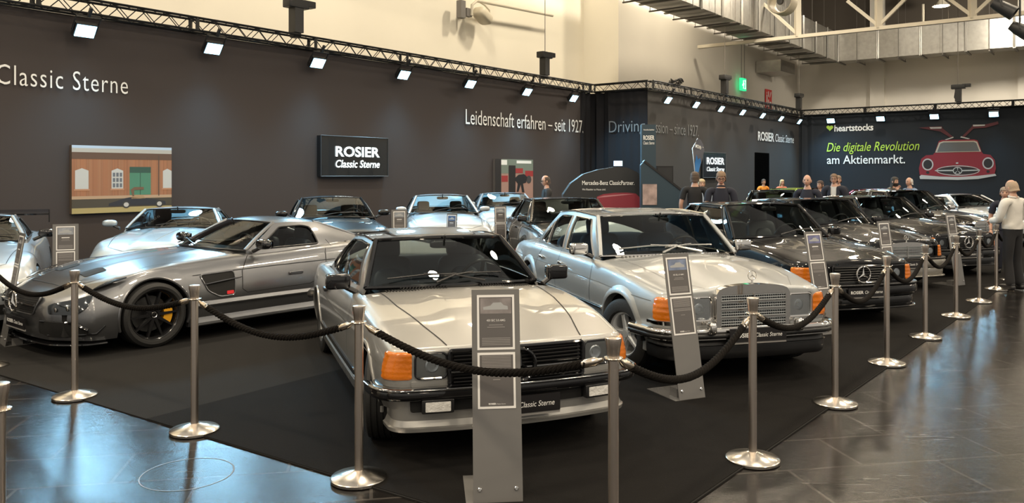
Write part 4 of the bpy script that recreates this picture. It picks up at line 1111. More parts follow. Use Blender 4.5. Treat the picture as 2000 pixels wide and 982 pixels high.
def classic(name, label, paintm, loc, head, fdoors=2, wb=2.85, xn=.74, xt=-3.95, W=.90, H=1.38, fascia='sl', bump=None, glass=GLASS, trim=DCHROME, seat=DARKSEAT, wheel='penta', hood=.0, mirrors=GLOSSBLACK, group=None, lower=None, step=.09, lamps='rect', plate=True, plate_z=.40, ornament=True):
    d = hood
    B = Body(wb=wb, xn=xn, xt=xt, hw=[(xt, W - .13), (xt + .35, W - .05), (-wb, W - .012), (-wb / 2, W), (0, W - .008), (xn - .3, W - .03), (xn, W - .07)],
             zb=[(xt, .34), (xt + .5, .27), (-wb + .6, .2), (-.6, .2), (.4, .22), (xn, .24)],
             zt=[(xt, .86 + d), (xt + .35, .93 + d), (-wb, .97 + d), (-wb / 2, .93 + d), (-.60, .955 + d), (-.2, .925 + d), (.3, .865 + d), (xn - .14, .795 + d), (xn, .765 + d)],
             zs=[(xt, .80 + d), (xt + .45, .875 + d), (-wb, .90 + d), (-wb / 2, .895 + d), (-.6, .885 + d), (0, .845 + d), (.4, .79 + d), (xn, .735 + d)],
             tuck=.05, ins=.06, r=.06, rcf=.14, rcr=.15, rtf=.04, bowf=.07, R=.36, zc=.315, p=2.3, zw=.5, cab=(-wb - .0, -.72), bulge=lambda x, y: .010 * smooth((.34 - y) / .1) * smooth((x + .7) / .3), step=step)
    c = Car(name, label, B, paintm, loc, heading(head), group)
    c.wheels(wheel, .315, .225, .20, W - .135)
    zb_ = .925 + d
    kx = 0 if fdoors == 4 else .12
    wins4 = [[(-1.0, zb_), (-1.36, H - .075), (-1.74, H - .065), (-1.74, zb_)], [(-1.84, zb_), (-1.84, H - .065), (-2.28, H - .085), (-2.42, H - .16), (-2.48, zb_)], [(-2.52, zb_), (-2.46, H - .17), (-2.76, zb_ + .02)]]
    wins2 = [[(-1.0, zb_), (-1.36, H - .075), (-1.98, H - .065), (-2.06, zb_)], [(-2.10, zb_), (-2.03, H - .068), (-2.28, H - .085), (-2.62, zb_ + .10), (-2.66, zb_)]]
    c.cabin(wsb=(-.56, -.86, .745, .96 + d, .925 + d), wst=(-1.20, -1.32, .60, H - .02, H - .045), rwt=(-2.40, -2.32, .59, H - .03, H - .06), rwb=(-3.06, -2.92, .70, .97 + d, .935 + d),
            yb=[(-2.92, .765), (-1.8, .80), (-.86, .765)], yr=[(-2.32, .61), (-1.8, .63), (-1.32, .618)], rail=[(-2.92, H - .14), (-2.32, H - .06), (-1.8, H - .035), (-1.32, H - .045), (-.86, H - .05)], belt=[(-2.92, .89 + d), (-.86, .89 + d)],
            wins=wins4 if fdoors == 4 else wins2, trim=trim, rail_trim=trim, glass=glass, seal=GLOSSBLACK, step=step, mid=H)
    c.interior(-.98, -1.62, -2.4, seat, zs=.53, dashz=.93 + d)
    c.wipers(BLACK, n=1)
    c.mirror(-.96, W + .03, .99 + d, mirrors, (.05, .09, .055))
    c.tline([(-.66, .66), (-.1, .64), (.4, .59), (xn - .05, .50)])
    c.line([(-.76, .88 + d), (-.70, .6), (-.72, .26)]); c.line([(-1.80 if fdoors == 4 else -2.12, .88 + d), (-1.86 if fdoors == 4 else -2.18, .6), (-1.85 if fdoors == 4 else -2.05, .26)])
    if fascia == 'sl':
        front_sl(c, .40, .50 + d, .70 + d, GLOSSBLACK, star_m=CHROME, r=.095)
        c.headlight(.43, .66, .515 + d, .69 + d, GLOSSBLACK, .03); c.signal(.675, .90, .515 + d, .69 + d, ribs=4)
    elif fascia == 'upright':
        upright_grille(c, xn + .045, .345, .475 + d, .675 + d, .06, ornament)
        c.headlight(.375, .64, .50 + d, .675 + d, GLOSSBLACK, .03); c.signal(.655, .89, .50 + d, .67 + d, ribs=4)
    elif fascia == 'round':
        upright_grille(c, xn + .05, .30, .48 + d, .73 + d, .06, ornament)
        for sg in (1, -1):
            for z, rr in ((.66 + d, .095), (.50 + d, .065)):
                p = B.nose(sg * .56, z, .02); o = MB().lathe([(rr, -.06), (rr + .012, .0), (rr, .012), (rr * .8, .0)], 24, RY(math.pi / 2), p).build('headlight', CHROME, c.root)
                MB().lathe([(rr * .95, .0), (rr * .6, .02), (0, .028)], 20, RY(math.pi / 2), p).build('lens', REFL, o)
    if bump != 'none':
        bm_ = lower or paintm
        c.bumper(.40, .12, .075, 1.12, bm_, depth=.10); c.bumper(.475, .03, .07, 1.1, BLACK if bump != 'chrome' else CHROME, 'bumper_strip', .05)
        c.bumper(.27, .13, .045, 1.0, bm_, 'front_apron', .10); c.bumper(.20, .025, .085, 1.0, bm_, 'apron_lip', .09)
        c.npatch(rrect(-.45, .285, .45, .335, .015), 'intake', UNDER, .047, .01)
        for sg in (1, -1): MB().patch(rrect(.53, .255, .70, .315, .012), lambda a, z: B.nose(sg * a, z, .05), step=.04, thick=.01, flip=sg < 0).build('fog_lamp', REFL, c.root)
        c.bumper(.42, .14, .07, 1.1, bm_, end='tail')
    if lower:
        c.spatch(rrect(-wb + .38, .24, -.39, .46, .02), 'lower_cladding', lower, .010, .014)
    if plate: c.plate(plate_z, .09, w=.52)
    for xc in (0, -wb):
        for sg in (1, -1): MB().tube([B.P(xc + .366 * math.cos(t), B.zc + .366 * math.sin(t), sg, -.002) for t in [math.radians(-8 + 196 * k / 24) for k in range(25)]], .012, 6).build('arch_trim', paintm, c.root)
    for sg in (1, -1):
        MB().sell(B.P(-1.95 if fdoors == 2 else -1.68, .80, sg, .018), (.075, .016, .018), .4, .5).build('door_handle', trim, c.root)
        MB().patch(rrect(.40, .60, .80, .74, .02), lambda a, z: B.tail(sg * a, z, .004), step=.06, thick=.01, flip=sg > 0).build('tail_light', mat('tail_red', (.30, .01, .01), .15, coat=.6), c.root)
    return c

GREYLOW = paint('lower_silver_cladding', (.30, .285, .255), .5, .35)
# the right-hand row behind the ropes
classic('coupe', 'black two-door coupe with amber indicators, beside the light silver saloon with blue seats', BLK, (3.98, 10.28, .008), -74, 2, fascia='sl', trim=DCHROME, W=.915, H=1.395)
classic('saloon', 'black saloon with upright chrome grille and silver lower bumper in the front row', BLK, (5.95, 13.2, .008), -74, 4, wb=2.8, fascia='upright', lower=GREYLOW, W=.875, H=1.37)
classic('coupe', 'black coupe with a large bright grille star, behind the stand farthest along the ropes', BLK, (7.80, 14.8, .008), -72, 2, wb=2.72, fascia='sl', W=.87, H=1.37)
classic('vintage_saloon', 'old black saloon with stacked round headlamps left of the man in white shirt', BLK, (9.7, 17.5, .008), -72, 4, wb=2.85, fascia='round', bump='chrome', trim=CHROME, mirrors=CHROME, W=.90, H=1.44, plate=False, hood=.04)
classic('saloon', 'dark bronze saloon with raised sunroof, behind the light silver four-door saloon', BRN, (1.22, 13.5, .008), -80, 2, wb=2.7, fascia='sl', W=.86, H=1.37, hood=.02)
dk = classic('saloon', 'black car with white sheet in its windscreen, in front of the black doorway', BLK, (6.9, 21.2, .008), -110, 4, fascia='upright', W=.9, H=1.37, hood=.0, plate=False)
MB().grid([[dk.ws(u, v) + Vector((.012, 0, .012)) for v in (.06, .2, .36)] for u in (-.80, -.62, -.45)]).build('paper_sheet', WHITE, dk.root)
LIME = paint('yellow_green_paint', (.42, .52, .03), .1, .3)
REDP = paint('bright_red_paint', (.42, .012, .02), .1, .3)
classic('sports_car', 'yellow green car behind the men at the lime lettering', LIME, (10.1, 24.2, .008), -60, 2, fascia='sl', W=.9, H=1.38, plate=False)
classic('saloon', 'red car at the back below the printed red car', REDP, (12.6, 24.6, .008), -75, 2, fascia='sl', W=.9, H=1.34, plate=False)

# ---------------------------------------------------------------- grey sports car with gullwing doors and black wheels
def modern_body(wb=2.68, xn=.98, xt=-3.66, W=.955, hz=0., cab=(-2.6, -1.0), R=.372, zc=.338, nose=.0, step=.09, bulge=None, rc=.34):
    return Body(wb=wb, xn=xn, xt=xt, hw=[(xt, W - .13), (xt + .4, W - .03), (-wb, W + .012), (-wb * .5, W - .025), (-.5, W - .012), (0, W), (xn - .4, W - .03), (xn, W - .10)],
                zb=[(xt, .30), (xt + .5, .20), (-wb + .6, .15), (-.6, .15), (.5, .15), (xn, .16)],
                zt=[(xt, .90 + hz), (xt + .3, .95 + hz), (-wb - .1, .99 + hz), (-wb * .55, .93 + hz), (-1.0, .935 + hz), (-.5, .905 + hz), (0, .85 + hz), (.4, .775 + hz), (xn - .22, .685 + hz), (xn - .06, .62 + hz), (xn, .595 + hz)],
                zs=[(xt, .80 + hz), (xt + .4, .87 + hz), (-wb, .90 + hz), (-wb * .55, .865 + hz), (-1.0, .85 + hz), (-.4, .825 + hz), (0, .80 + hz), (.4, .715 + hz), (xn - .2, .60 + hz), (xn, .52 + hz)],
                tuck=.06, ins=.10, r=.10, rcf=rc, rcr=.25, rtf=.07, rtr=.08, bowf=.10, bowr=.08, rakef=[(.15, .07), (.30, .02), (.45, .0), (.60, .05), (.75, .14)], lf=.5, R=R, zc=zc, p=2.0, zw=.42, cab=cab, bulge=bulge, step=step)
def sls():
    B = modern_body(bulge=lambda x, y: .014 * math.exp(-((y - .33) / .06) ** 2) * smooth((x + .9) / .4) * smooth((.8 - x) / .4))
    c = Car('sports_car', 'grey metallic sports car with black spoked wheels and yellow brake caliper', B, SLSGREY, (-4.41, 8.89, .008), heading(-130))
    R = c.root
    c.wheels('black10', .335, .275, .258, .805)
    c.cabin(wsb=(-.84, -1.16, .715, .945, .905), wst=(-1.50, -1.66, .525, 1.225, 1.20), rwt=(-2.30, -2.26, .50, 1.215, 1.185), rwb=(-3.05, -2.95, .56, .985, .96),
            yb=[(-2.95, .70), (-2.0, .76), (-1.16, .745)], yr=[(-2.26, .535), (-1.66, .545)], rail=[(-2.95, 1.05), (-2.6, 1.12), (-2.26, 1.185), (-1.9, 1.205), (-1.66, 1.20), (-1.1, 1.19)], belt=[(-2.95, .88), (-1.16, .88)],
            wins=[rpoly([(-1.30, .915), (-1.70, 1.150), (-2.02, 1.155), (-2.14, 1.13), (-2.18, .925)], .04)], trim=BLACK, seal=BLACK, glass=GLASS, mid=1.262)
    c.interior(-1.15, -1.85, -2.4, NAVYSEAT, zs=.42, dashz=.92, rear=False, rest=True)
    c.wipers(BLACK)
    # nose
    gp = rpoly([(-.40, .44), (-.45, .56), (-.42, .60), (.42, .60), (.45, .56), (.40, .44), (.36, .405), (-.36, .405)], .03)
    g = c.npatch(gp, 'grille', UNDER, .003, .012)
    MB().tube([B.nose(a, z, .006) for a, z in dens(gp, .06)], .009, 6, closed=True).build('grille_frame', SLSGREY, g)
    for sg in (1, -1): MB().sweep([B.nose(sg * lerp(.10, .43, t), .505, .035) for t in (0, .25, .5, .75, 1)][::sg], [(-.012, -.012), (.012, -.006), (.012, .006), (-.012, .012)]).build('grille_bar', CHROME, g)
    c.star(B.nose(0, .505, .05), .10, CHROME, t=.012, parent=g, ring_r=.011)
    m = MB()
    for k in range(9): m.tube([B.nose(-.40 + .8 * i / 10, .425 + k * .02, .005) for i in range(11)], .003, 5)
    m.build('grille_mesh', BLACK, g)
    c.plate(.30, .03, w=.50, h=.11)
    ip = rpoly([(.40, .22), (.47, .365), (.86, .345), (1.00, .27), (.96, .205), (.60, .195)], .03)
    c.npatch(ip, 'air_intake', UNDER, .004, .012, (1, -1))
    for sg in (1, -1):
        MB().tube([B.nose(sg * a, z, .012) for a, z in ((.50, .355), (.86, .345), (.99, .275), (.97, .225))], [.012, .014, .016, .008], 6).build('intake_blade', GLOSSBLACK, R)
        MB().tube([B.nose(sg * a, z, .008) for a, z in ((.55, .215), (.90, .225), (1.12, .225), (1.24, .30))], [.006, .010, .012, .006], 6).build('canard', GLOSSBLACK, R)
    pr = [(-.14, .02), (.02, .0), (.045, .012), (.04, .022), (-.14, .045)]
    pa = [B.nose(-1.22 + 2.44 * i / 60, .16, .0) for i in range(61)]
    for p in pa: p.z = .11
    MB().sweep(pa, pr).build('front_splitter', GLOSSBLACK, R, sharp=25)
    # headlights: upright lens in the corner drawn back over the wing
    for sg in (1, -1):
        hp = rpoly([(.63, .43), (.60, .515), (.66, .54), (.98, .60), (1.06, .60), (1.00, .50), (.88, .425)], .02)
        o = MB().patch(hp, lambda a, z: B.nose(sg * a, z, .003 - .10 * max(0, z - .52)), step=.03, thick=.012, flip=sg < 0).build('headlight', mat('lamp_dark', (.035, .04, .045), .12, .3, coat=.8), R)
        MB().patch(hp, lambda a, z: B.nose(sg * a, z, .012 - .10 * max(0, z - .52)), step=.04).build('lens', LENS, o)
        hq = rpoly([(.66, .63), (.70, .80), (.52, .865), (.26, .875), (.40, .80)], .03)
        o2 = MB().patch(hq, lambda x, y: B.T(x, sg * y, .004), step=.03, thick=.01).build('headlight_upper', mat('lamp_dark', (.035, .04, .045), .12, .3, coat=.8), R)
        for k in range(3): MB().sell(B.nose(sg * (.70 + .10 * k), .475 + .01 * k, .010), (.006, .03, .022), .8, .8).build('lamp_element', CHROME, o)
    # bonnet openings and joints
    for sg in (1, -1): MB().patch(rrect(.28, .22, .50, .44, .03), lambda x, y: B.T(x, sg * y, .004), step=.05).build('bonnet_vent', UNDER, R)
    c.tline([(.80, .0), (.78, .40), (.55, .62), (.2, .70), (-.6, .72), (-.95, .70)])
    # flank
    dp = [(-1.12, .865), (-1.02, .70), (-1.00, .50), (-1.06, .455), (-1.9, .47), (-2.05, .52), (-2.16, .70), (-2.19, .875)]
    c.line(dp, .008)
    c.line([(-2.28, .90), (-2.22, .98)], .006)
    c.line([(-2.3, .735), (-1.6, .725), (-.95, .715), (-.42, .70)], .010, name='flank_crease_shade', m=mat('crease_shade_dark', (.06, .065, .07), .4, .5), off=.004)  # shade along the flank crease put in as a dark strip
    vp = rpoly([(-.50, .70), (-.90, .715), (-.92, .66), (-.90, .45), (-.72, .445), (-.58, .52)], .04)
    c.spatch(vp, 'side_vent', UNDER, .003, .01)
    for sg in (1, -1):
        MB().tube([B.P(x, z, sg, .004) for x, z in dens(vp, .05)], .009, 6, closed=True).build('vent_frame', SLSGREY, R)
        MB().tube([B.P(-.55, .595, sg, .012), B.P(-.75, .615, sg, .016), B.P(-1.0, .635, sg, .008)], [.010, .013, .006], 6).build('vent_fin', DCHROME, R)
        MB().sell(B.P(-1.72, .615, sg, .006), (.10, .010, .020), .3, .5).build('door_handle', SLSGREY, R)
        MB().patch(rrect(-.885, .462, -.80, .50, .01), lambda x, z: B.P(x, z, sg, .009), step=.05).build('sticker', RED, R)
        pa = [B.P(x, .30, sg, .0) for x in [lerp(-2.30, -.385, i / 24) for i in range(25)]]
        for p in pa: p.z = 0
        if sg > 0: pa = pa[::-1]
        MB().sweep(pa, [(-.08, .44), (.004, .43), (.035, .375), (.03, .36), (-.02, .33), (-.02, .25), (.025, .19), (.03, .165), (.01, .15), (-.08, .15)]).build('sill_panel', SLSGREY, R, sharp=25)
        o = MB().prism([(.115 * math.cos(t), .115 * math.sin(t)) for t in [math.radians(150 + 60 * k / 8) for k in range(9)]] + [(.205 * math.cos(t), .205 * math.sin(t)) for t in [math.radians(215 - 70 * k / 8) for k in range(9)]], -.035, .035, RX(math.pi / 2), (0, sg * .845, .335)).build('brake_caliper', YELLOW, R, sharp=30)
    c.mirror(-1.27, .93, .985, GLOSSBLACK, (.07, .11, .06), e=.7)
    for xc in (0, -2.68):
        for sg in (1, -1): MB().tube([B.P(xc + .378 * math.cos(t), B.zc + .378 * math.sin(t), sg, -.002) for t in [math.radians(-20 + 220 * k / 28) for k in range(29)]], .014, 6).build('arch_trim', SLSGREY, R)
    return c
sls()

def modern(name, label, paintm, loc, head, W=.90, H=1.30, hz=.03, wb=2.65, xn=.88, xt=-3.7, glass=GLASS, wheel='flat', lamps='oval', grille='star', mirrors=None, vents=False, wing=False, stalk=False, trim=BLACK, cabx=0., group=None):
    B = modern_body(wb=wb, xn=xn, xt=xt, W=W, hz=hz, cab=(-2.55, -1.0 - cabx), nose=0, step=.11, rc=.30,
                    bulge=(lambda x, y: .03 * smooth((.30 + .1 * x - y) / .06) * smooth((x + .8) / .2) * smooth((.75 - x) / .3)) if vents else None)
    c = Car(name, label, B, paintm, loc, heading(head), group); R = c.root
    c.wheels(wheel, .335, .25, .245, W - .15)
    zb_ = .90 + hz; x0 = -.80 - cabx
    c.cabin(wsb=(x0, x0 - .32, .72, .945 + hz, .905 + hz), wst=(x0 - .68, x0 - .82, .54, H - .03, H - .055), rwt=(x0 - 1.5, x0 - 1.46, .53, H - .05, H - .075), rwb=(x0 - 2.2, x0 - 2.12, .62, .985 + hz, .955 + hz),
            yb=[(x0 - 2.12, .70), (x0 - 1.2, .76), (x0 - .32, .745)], yr=[(x0 - 1.46, .56), (x0 - .82, .56)], rail=[(x0 - 2.12, H - .18), (x0 - 1.46, H - .075), (x0 - 1.1, H - .05), (x0 - .82, H - .055), (x0 - .3, H - .06)], belt=[(x0 - 2.12, .875 + hz), (x0 - .32, .875 + hz)],
            wins=[rpoly([(x0 - .47, zb_ + .02), (x0 - .86, H - .10), (x0 - 1.3, H - .095), (x0 - 1.42, zb_ + .02)], .03), rpoly([(x0 - 1.48, zb_ + .03), (x0 - 1.38, H - .11), (x0 - 1.5, H - .13), (x0 - 1.85, zb_ + .04)], .02)], trim=trim, seal=BLACK, glass=glass, mid=H, step=.11)
    c.interior(x0 - .3, x0 - 1.0, x0 - 1.55, DARKSEAT, zs=.46, dashz=.92 + hz)
    c.wipers(BLACK, n=1)
    mm_ = mirrors or paintm
    c.mirror(x0 - .42, W + (.06 if stalk else .0), .99 + hz, mm_, (.06, .11, .055), e=.7)
    z = hz
    if grille == 'star':
        gp = rrect(-.40, .40 + z, .40, .565 + z, .05)
        g = c.npatch(gp, 'grille', UNDER, .003, .012)
        for k in range(3): MB().tube([B.nose(-.38 + .76 * i / 10, .43 + z + .05 * k, .012) for i in range(11)], .008, 6).build('grille_bar', CHROME if k == 1 else DCHROME, g)
        c.star(B.nose(0, .485 + z, .05), .095, CHROME, t=.01, parent=g, ring_r=.010)
    for sg in (1, -1):
        if lamps == 'oval':
            hp = [(.67 + .14 * math.cos(t) + .05 * math.sin(t), .50 + z + .065 * math.sin(t)) for t in [2 * math.pi * k / 24 for k in range(24)]]
        elif lamps == 'twin':
            hp = [(.60 + .10 * math.cos(t), .50 + z + .075 * math.sin(t)) for t in [2 * math.pi * k / 24 for k in range(24)]]
        else:
            hp = rpoly([(.52, .46 + z), (.56, .55 + z), (.92, .60 + z), (.98, .55 + z), (.80, .45 + z)], .03)
        o = MB().patch(hp, lambda a, q: B.nose(sg * a, q, .004 - .10 * max(0, q - .52 - z)), step=.04, thick=.012, flip=sg < 0).build('headlight', REFL, R)
        MB().patch(hp, lambda a, q: B.nose(sg * a, q, .014 - .10 * max(0, q - .52 - z)), step=.05).build('lens', LENS, o)
    ip = rpoly([(.42, .22), (.45, .34), (.80, .34), (.92, .24)], .03)
    c.npatch(ip, 'air_intake', UNDER, .004, .012, (1, -1)); c.npatch(rrect(-.36, .20, .36, .30, .03), 'air_intake', UNDER, .004, .012)
    c.tline([(.62, .0), (.60, .40), (.4, .62), (-.6, .70), (-.95, .68)])
    c.line([(x0 - .28, .86 + hz), (x0 - .2, .6), (x0 - .22, .25), (x0 - 1.3, .25), (x0 - 1.5, .6), (x0 - 1.48, .87 + hz)], .008)
    if vents:
        for sg in (1, -1):
            for k in range(5): MB().bar(B.P(-.55 - .06 * k, .46, sg, .006), B.P(-.50 - .06 * k, .66, sg, .006), .03, .012).build('side_louvre', UNDER, R)
        MB().patch([(.35, .0), (-.40, .20), (-.40, -.20)], lambda x, y: B.T(x, y, .006), step=.08, thick=.012).build('bonnet_ridge', paintm, R)
    if wing:
        for sg in (1, -1):
            MB().prism([(xt + .55, 1.0), (xt + .45, 1.0), (xt + .28, 1.17), (xt + .42, 1.17)], -.01, .01, RX(math.pi / 2), (0, sg * .35, 0)).build('wing_post', BLACK, R)
            MB().box((xt + .22, sg * .92, 1.14), (.36, .015, .20)).build('wing_end_plate', GLOSSBLACK, R, flat=True)
        MB().patch([(xt, -.92), (xt + .42, -.92), (xt + .42, .92), (xt, .92)], lambda x, y: (x, y, 1.18 + .05 * ((xt + .42 - x) / .42) ** 2), step=.1, thick=.025).build('rear_wing', GLOSSBLACK, R)
    for sg in (1, -1): MB().patch(rrect(.40, .66, .80, .78, .02), lambda a, q: B.tail(sg * a, q, .004), step=.06, thick=.01, flip=sg > 0).build('tail_light', mat('tail_red', (.30, .01, .01), .15, coat=.6), R)
    return c
BLUESILV = paint('pale_blue_silver_paint', (.40, .46, .50), .5, .34)
modern('sports_car', 'pale silver sports car with stalk mirrors below the brick building picture', BLUESILV, (-5.24, 11.9, .008), -77, W=.93, H=1.26, hz=.02, vents=True, stalk=True, lamps='oval')
modern('coupe', 'black coupe by the wall below the lit black screen', BLK, (-2.95, 13.7, .008), -72, W=.93, H=1.40, hz=.09, grille='star', lamps='twin', cabx=-.1)
modern('coupe', 'silver coupe by the wall with an info stand at each side of its nose', SLVB, (-1.25, 15.7, .008), -80, W=.88, H=1.385, hz=.08, cabx=-.1, lamps='twin')
modern('coupe', 'silver coupe partly hidden behind the dark bronze saloon near the man in black', SLVB, (.0, 18.9, .008), -82, W=.88, H=1.35, hz=.08, cabx=-.1, lamps='twin')
modern('sports_car', 'low silver car far down the row beside the head of the white-shirted man', SLVB, (13.0, 20.6, .008), -75, W=.9, H=1.27, hz=.02, lamps='twin')
modern('race_car', 'silver racing coupe with rear wing cut by the left edge', SLVB, (-6.62, 9.35, .008), -62, W=.97, H=1.27, hz=.01, wing=True, lamps='swept', mirrors=GLOSSBLACK, vents=False)
# ------------------------------------------------------------------ rope barrier
BASEST = mat('brushed_steel_base', (.66, .62, .56), .22, 1)
def stanchion_proto():
    r = thing('rope_stanchion', '', 'stanchion', group='steel posts of the rope barrier')
    MB().lathe([(0, .0), (.158, 0), (.166, .006), (.166, .020), (.160, .026), (.06, .052), (.040, .058), (.027, .062), (0, .062)], 48).build('base', BASEST, r)
    MB().lathe([(.0255, .055), (.0255, .925)], 24).build('pole', STEEL, r)
    m = MB(); rows = []
    for rr, z in ((.0255, .920), (.028, .94), (.032, .98), (.038, 1.018), (.037, 1.026), (.030, 1.028), (0, 1.028)):
        rows.append([(rr * (1 + (.045 if k % 2 else 0)) * math.cos(2 * math.pi * k / 32), rr * (1 + (.045 if k % 2 else 0)) * math.sin(2 * math.pi * k / 32), z) for k in range(32)])
    m.grid(rows, cv=True); m.build('cap', STEEL, r, sharp=20)
    MB().lathe([(.0255, .925), (.044, .927), (.046, .931), (.044, .935), (.0255, .937)], 28).build('collar', mat('warm_steel', (.66, .58, .48), .18, 1), r)
    return r
st0 = stanchion_proto(); used = [False]
posts = []
def post(px, py, label):
    r = copy_tree(st0) if used[0] else st0; used[0] = True
    p = G(px, py); r.location = p; r['label'] = label; posts.append(p)
lab = ['steel rope post mostly cut by the left edge, standing behind the nearer one', 'steel post in front of the grey sports car nose, on the carpet edge', 'steel post before the black spoked wheel of the grey sports car',
       'steel post in front of the silver coupe left headlamp in the picture', 'nearest steel post, before the silver coupe right headlamp, base below the frame', 'steel post in front of the chrome grille of the light silver saloon',
       'steel post at the right bumper end of the light silver saloon', 'steel post before the black coupe with amber indicators', 'steel post before the silver lower bumper of the black saloon', 'steel post between the black saloon and the black coupe with bright star',
       'steel post before the black coupe with the bright grille star', 'steel post beside the legs of the man in the white shirt', 'last steel post, mostly hidden behind the man in the white shirt']
for (px, py), l in zip([(-22, 717), (146, 776), (380, 843), (701, 937), (1198, 1082), (1470, 900), (1631, 790), (1732, 711), (1807, 660), (1867, 619), (1912, 590), (1946, 566), (1974, 548)], lab): post(px, py, l)
p = Vector((-1.905, 2.96, 0)); r = copy_tree(st0); r.location = p; r['label'] = 'nearest steel post at the left edge, only its side showing'
ROPE = mat('black_rope', (.0085, .007, .006), .9, spec=.12, bump=(400, .6))
def rope(a, b, sag, label):
    r = thing('barrier_rope', label, 'rope', a, group='braided ropes between the steel posts')
    z0 = .931; d = b - a; L = d.length; n = d.normalized()
    def c(t): return d * t + Vector((0, 0, z0 - sag * 4 * t * (1 - t) * (1 - .25 * (1 - 4 * t * (1 - t)))))
    t0, t1 = .085, .915; N_ = int(L * 95); side = Vector((-n.y, n.x, 0))
    m = MB()
    for k in range(3):
        path = []
        for i in range(N_ + 1):
            t = lerp(t0, t1, i / N_); p = c(t); tg = (c(t + .01) - c(t - .01)).normalized(); up = side.cross(tg); an = 2 * math.pi * (k / 3 + t * L / .085)
            path.append(p + (side * math.cos(an) + up * math.sin(an)) * .0105)
        m.tube(path, .0125, 7)
    m.build('rope_strands', ROPE, r)
    for t, s_ in ((t0, -1), (t1, 1)):
        p = c(t); e = c(t + s_ * .05); q = d * (0 if s_ < 0 else 1) + Vector((0, 0, z0)) - n * s_ * .046
        o = MB().tube([p - (e - p) * .25, p + (e - p) * .55, p + (e - p) * .75, e.lerp(q, .3)], [.021, .021, .014, .008], 12).build('end_ferrule', mat('warm_steel', (.66, .58, .48), .18, 1), r)
        MB().tube([e.lerp(q, .3), e.lerp(q, .7) + Vector((0, 0, -.008)), q], [.007, .006, .005], 8).build('hook', CHROME, o)
names = ['from the left edge past the nose star', 'across the headlamp of the grey sports car', 'across the sill of the grey sports car', 'across the silver coupe and its info stand', 'low before the wheel and info stand of the silver saloon', 'before the headlamp of the silver saloon',
         'before the black coupe grille', 'before the black saloon headlamp', 'before the black saloon grille', 'before the info stand of the black star coupe', 'between the farthest visible posts', 'ending behind the man in the white shirt']
sags = [.17, .13, .17, .17, .24, .20, .22, .22, .22, .2, .2, .2]
for i in range(12): rope(posts[i], posts[i + 1], sags[i], 'black braided barrier rope ' + names[i])

# ------------------------------------------------------------------ info stands
PAPERF = mat('paper_border', (.80, .79, .78), .5); PRLINE = mat('faint_print', (.30, .285, .28), .6); PRWHITE = mat('bright_print', (.70, .69, .68), .6)
def photo_mat(k, tone):
    """a small printed photograph: blocks of colour"""
    return mat(f'printed_photo_{k}', tone, .45, var=(9, .8))
def stand(p, face, label, k, title=None, tone=(.16, .17, .20), h=1.16, w=.262, lean=.15):
    r = thing('info_stand', label, 'info stand', (p.x, p.y, 0), math.radians(face), 'grey info stands beside the cars')
    # local frame: +x towards the reader; the board leans back
    def bp(u, v, o=0.): a = math.atan(lean); return Vector((-.0 - v * math.sin(a) + o * math.cos(a), u, .012 + v * math.cos(a) + o * math.sin(a)))
    MB().patch([(-w / 2, 0), (w / 2, 0), (w / 2, h), (-w / 2, h)], lambda u, v: bp(u, v), step=.3, thick=.007).build('board', STANDG, r, flat=True)
    MB().box((-.20, -.02, .012), (.40, w + .04, .006)).box((-.12, 0, .05), (.10, w * .8, .07)).build('foot_plate', STANDG, r, flat=True)
    for s in (-1, 1): MB().lathe([(.011, 0), (.011, .006), (.008, .009), (0, .009)], 14, RY(math.pi / 2 - math.atan(lean)), bp(s * w * .37, .07)).build('bolt', CHROME, r)
    for kk, (v0, v1) in enumerate(((h - .335, h - .03), (h - .655, h - .35))):
        o = MB().patch([(-.106, v0), (.106, v0), (.106, v1), (-.106, v1)], lambda u, v: bp(u, v, .003), step=.3, thick=.002).build('info_sheet', PAPERF, r, flat=True)
        hole = [(-.094, v0 + .013), (.094, v0 + .013), (.094, v1 - .013), (-.094, v1 - .013)]
        MB().patch(hole, lambda u, v: bp(u, v, .0037), step=.3).build('printed_ground', SHEETG, o, flat=True)
        m = MB()
        if kk == 0:
            MB().patch([(-.088, v1 - .105), (.088, v1 - .105), (.088, v1 - .018), (-.088, v1 - .018)], lambda u, v: bp(u, v, .0044), step=.3).build('printed_photo', photo_mat(k, tone), o, flat=True)
            cm = MB()
            cb = [(-.07, -.075), (-.072, -.06), (-.03, -.052), (-.015, -.036), (.03, -.034), (.045, -.05), (.068, -.056), (.07, -.075)]
            cm.patch([(x, v1 + y - .008) for x, y in cb], lambda u, v: bp(u, v, .0048), step=.3); cm.build('printed_car', mat('sheet_car_tone', (.36, .37, .38), .5), o, flat=True)
            if title: add_text(m, title, lambda u, v: bp(u, v, .0046), 0, v1 - .148, .0115, .105, align='C', bold=.01)
            else: m.patch(rrect(-.045, v1 - .150, .045, v1 - .138, .001, 1), lambda u, v: bp(u, v, .0046), step=.3)
            lines = [(v1 - .170, .04), (v1 - .182, .05), (v0 + .062, .08), (v0 + .053, .08), (v0 + .044, .08), (v0 + .035, .08), (v0 + .026, .08)]
        else:
            add_text(m, 'ROSIER', lambda u, v: bp(u, v, .0046), -.046, v0 + .022, .0085, .042, bold=.05); add_text(m, 'Classic Sterne', lambda u, v: bp(u, v, .0046), -.002, v0 + .022, .007, .05, shear=.2)
            lines = [(v1 - .022 - .0085 * q, .082) for q in range(12) if q != 8] + [(v1 - .150, .02)]
        m.build('printed_title', PRWHITE, o, flat=True)
        m = MB()
        for zz, hw in lines: m.patch([(-hw, zz), (hw, zz), (hw, zz + .0035), (-hw, zz + .0035)], lambda u, v: bp(u, v, .0046), step=.3)
        m.build('printed_text', PRLINE, o, flat=True)
    return r
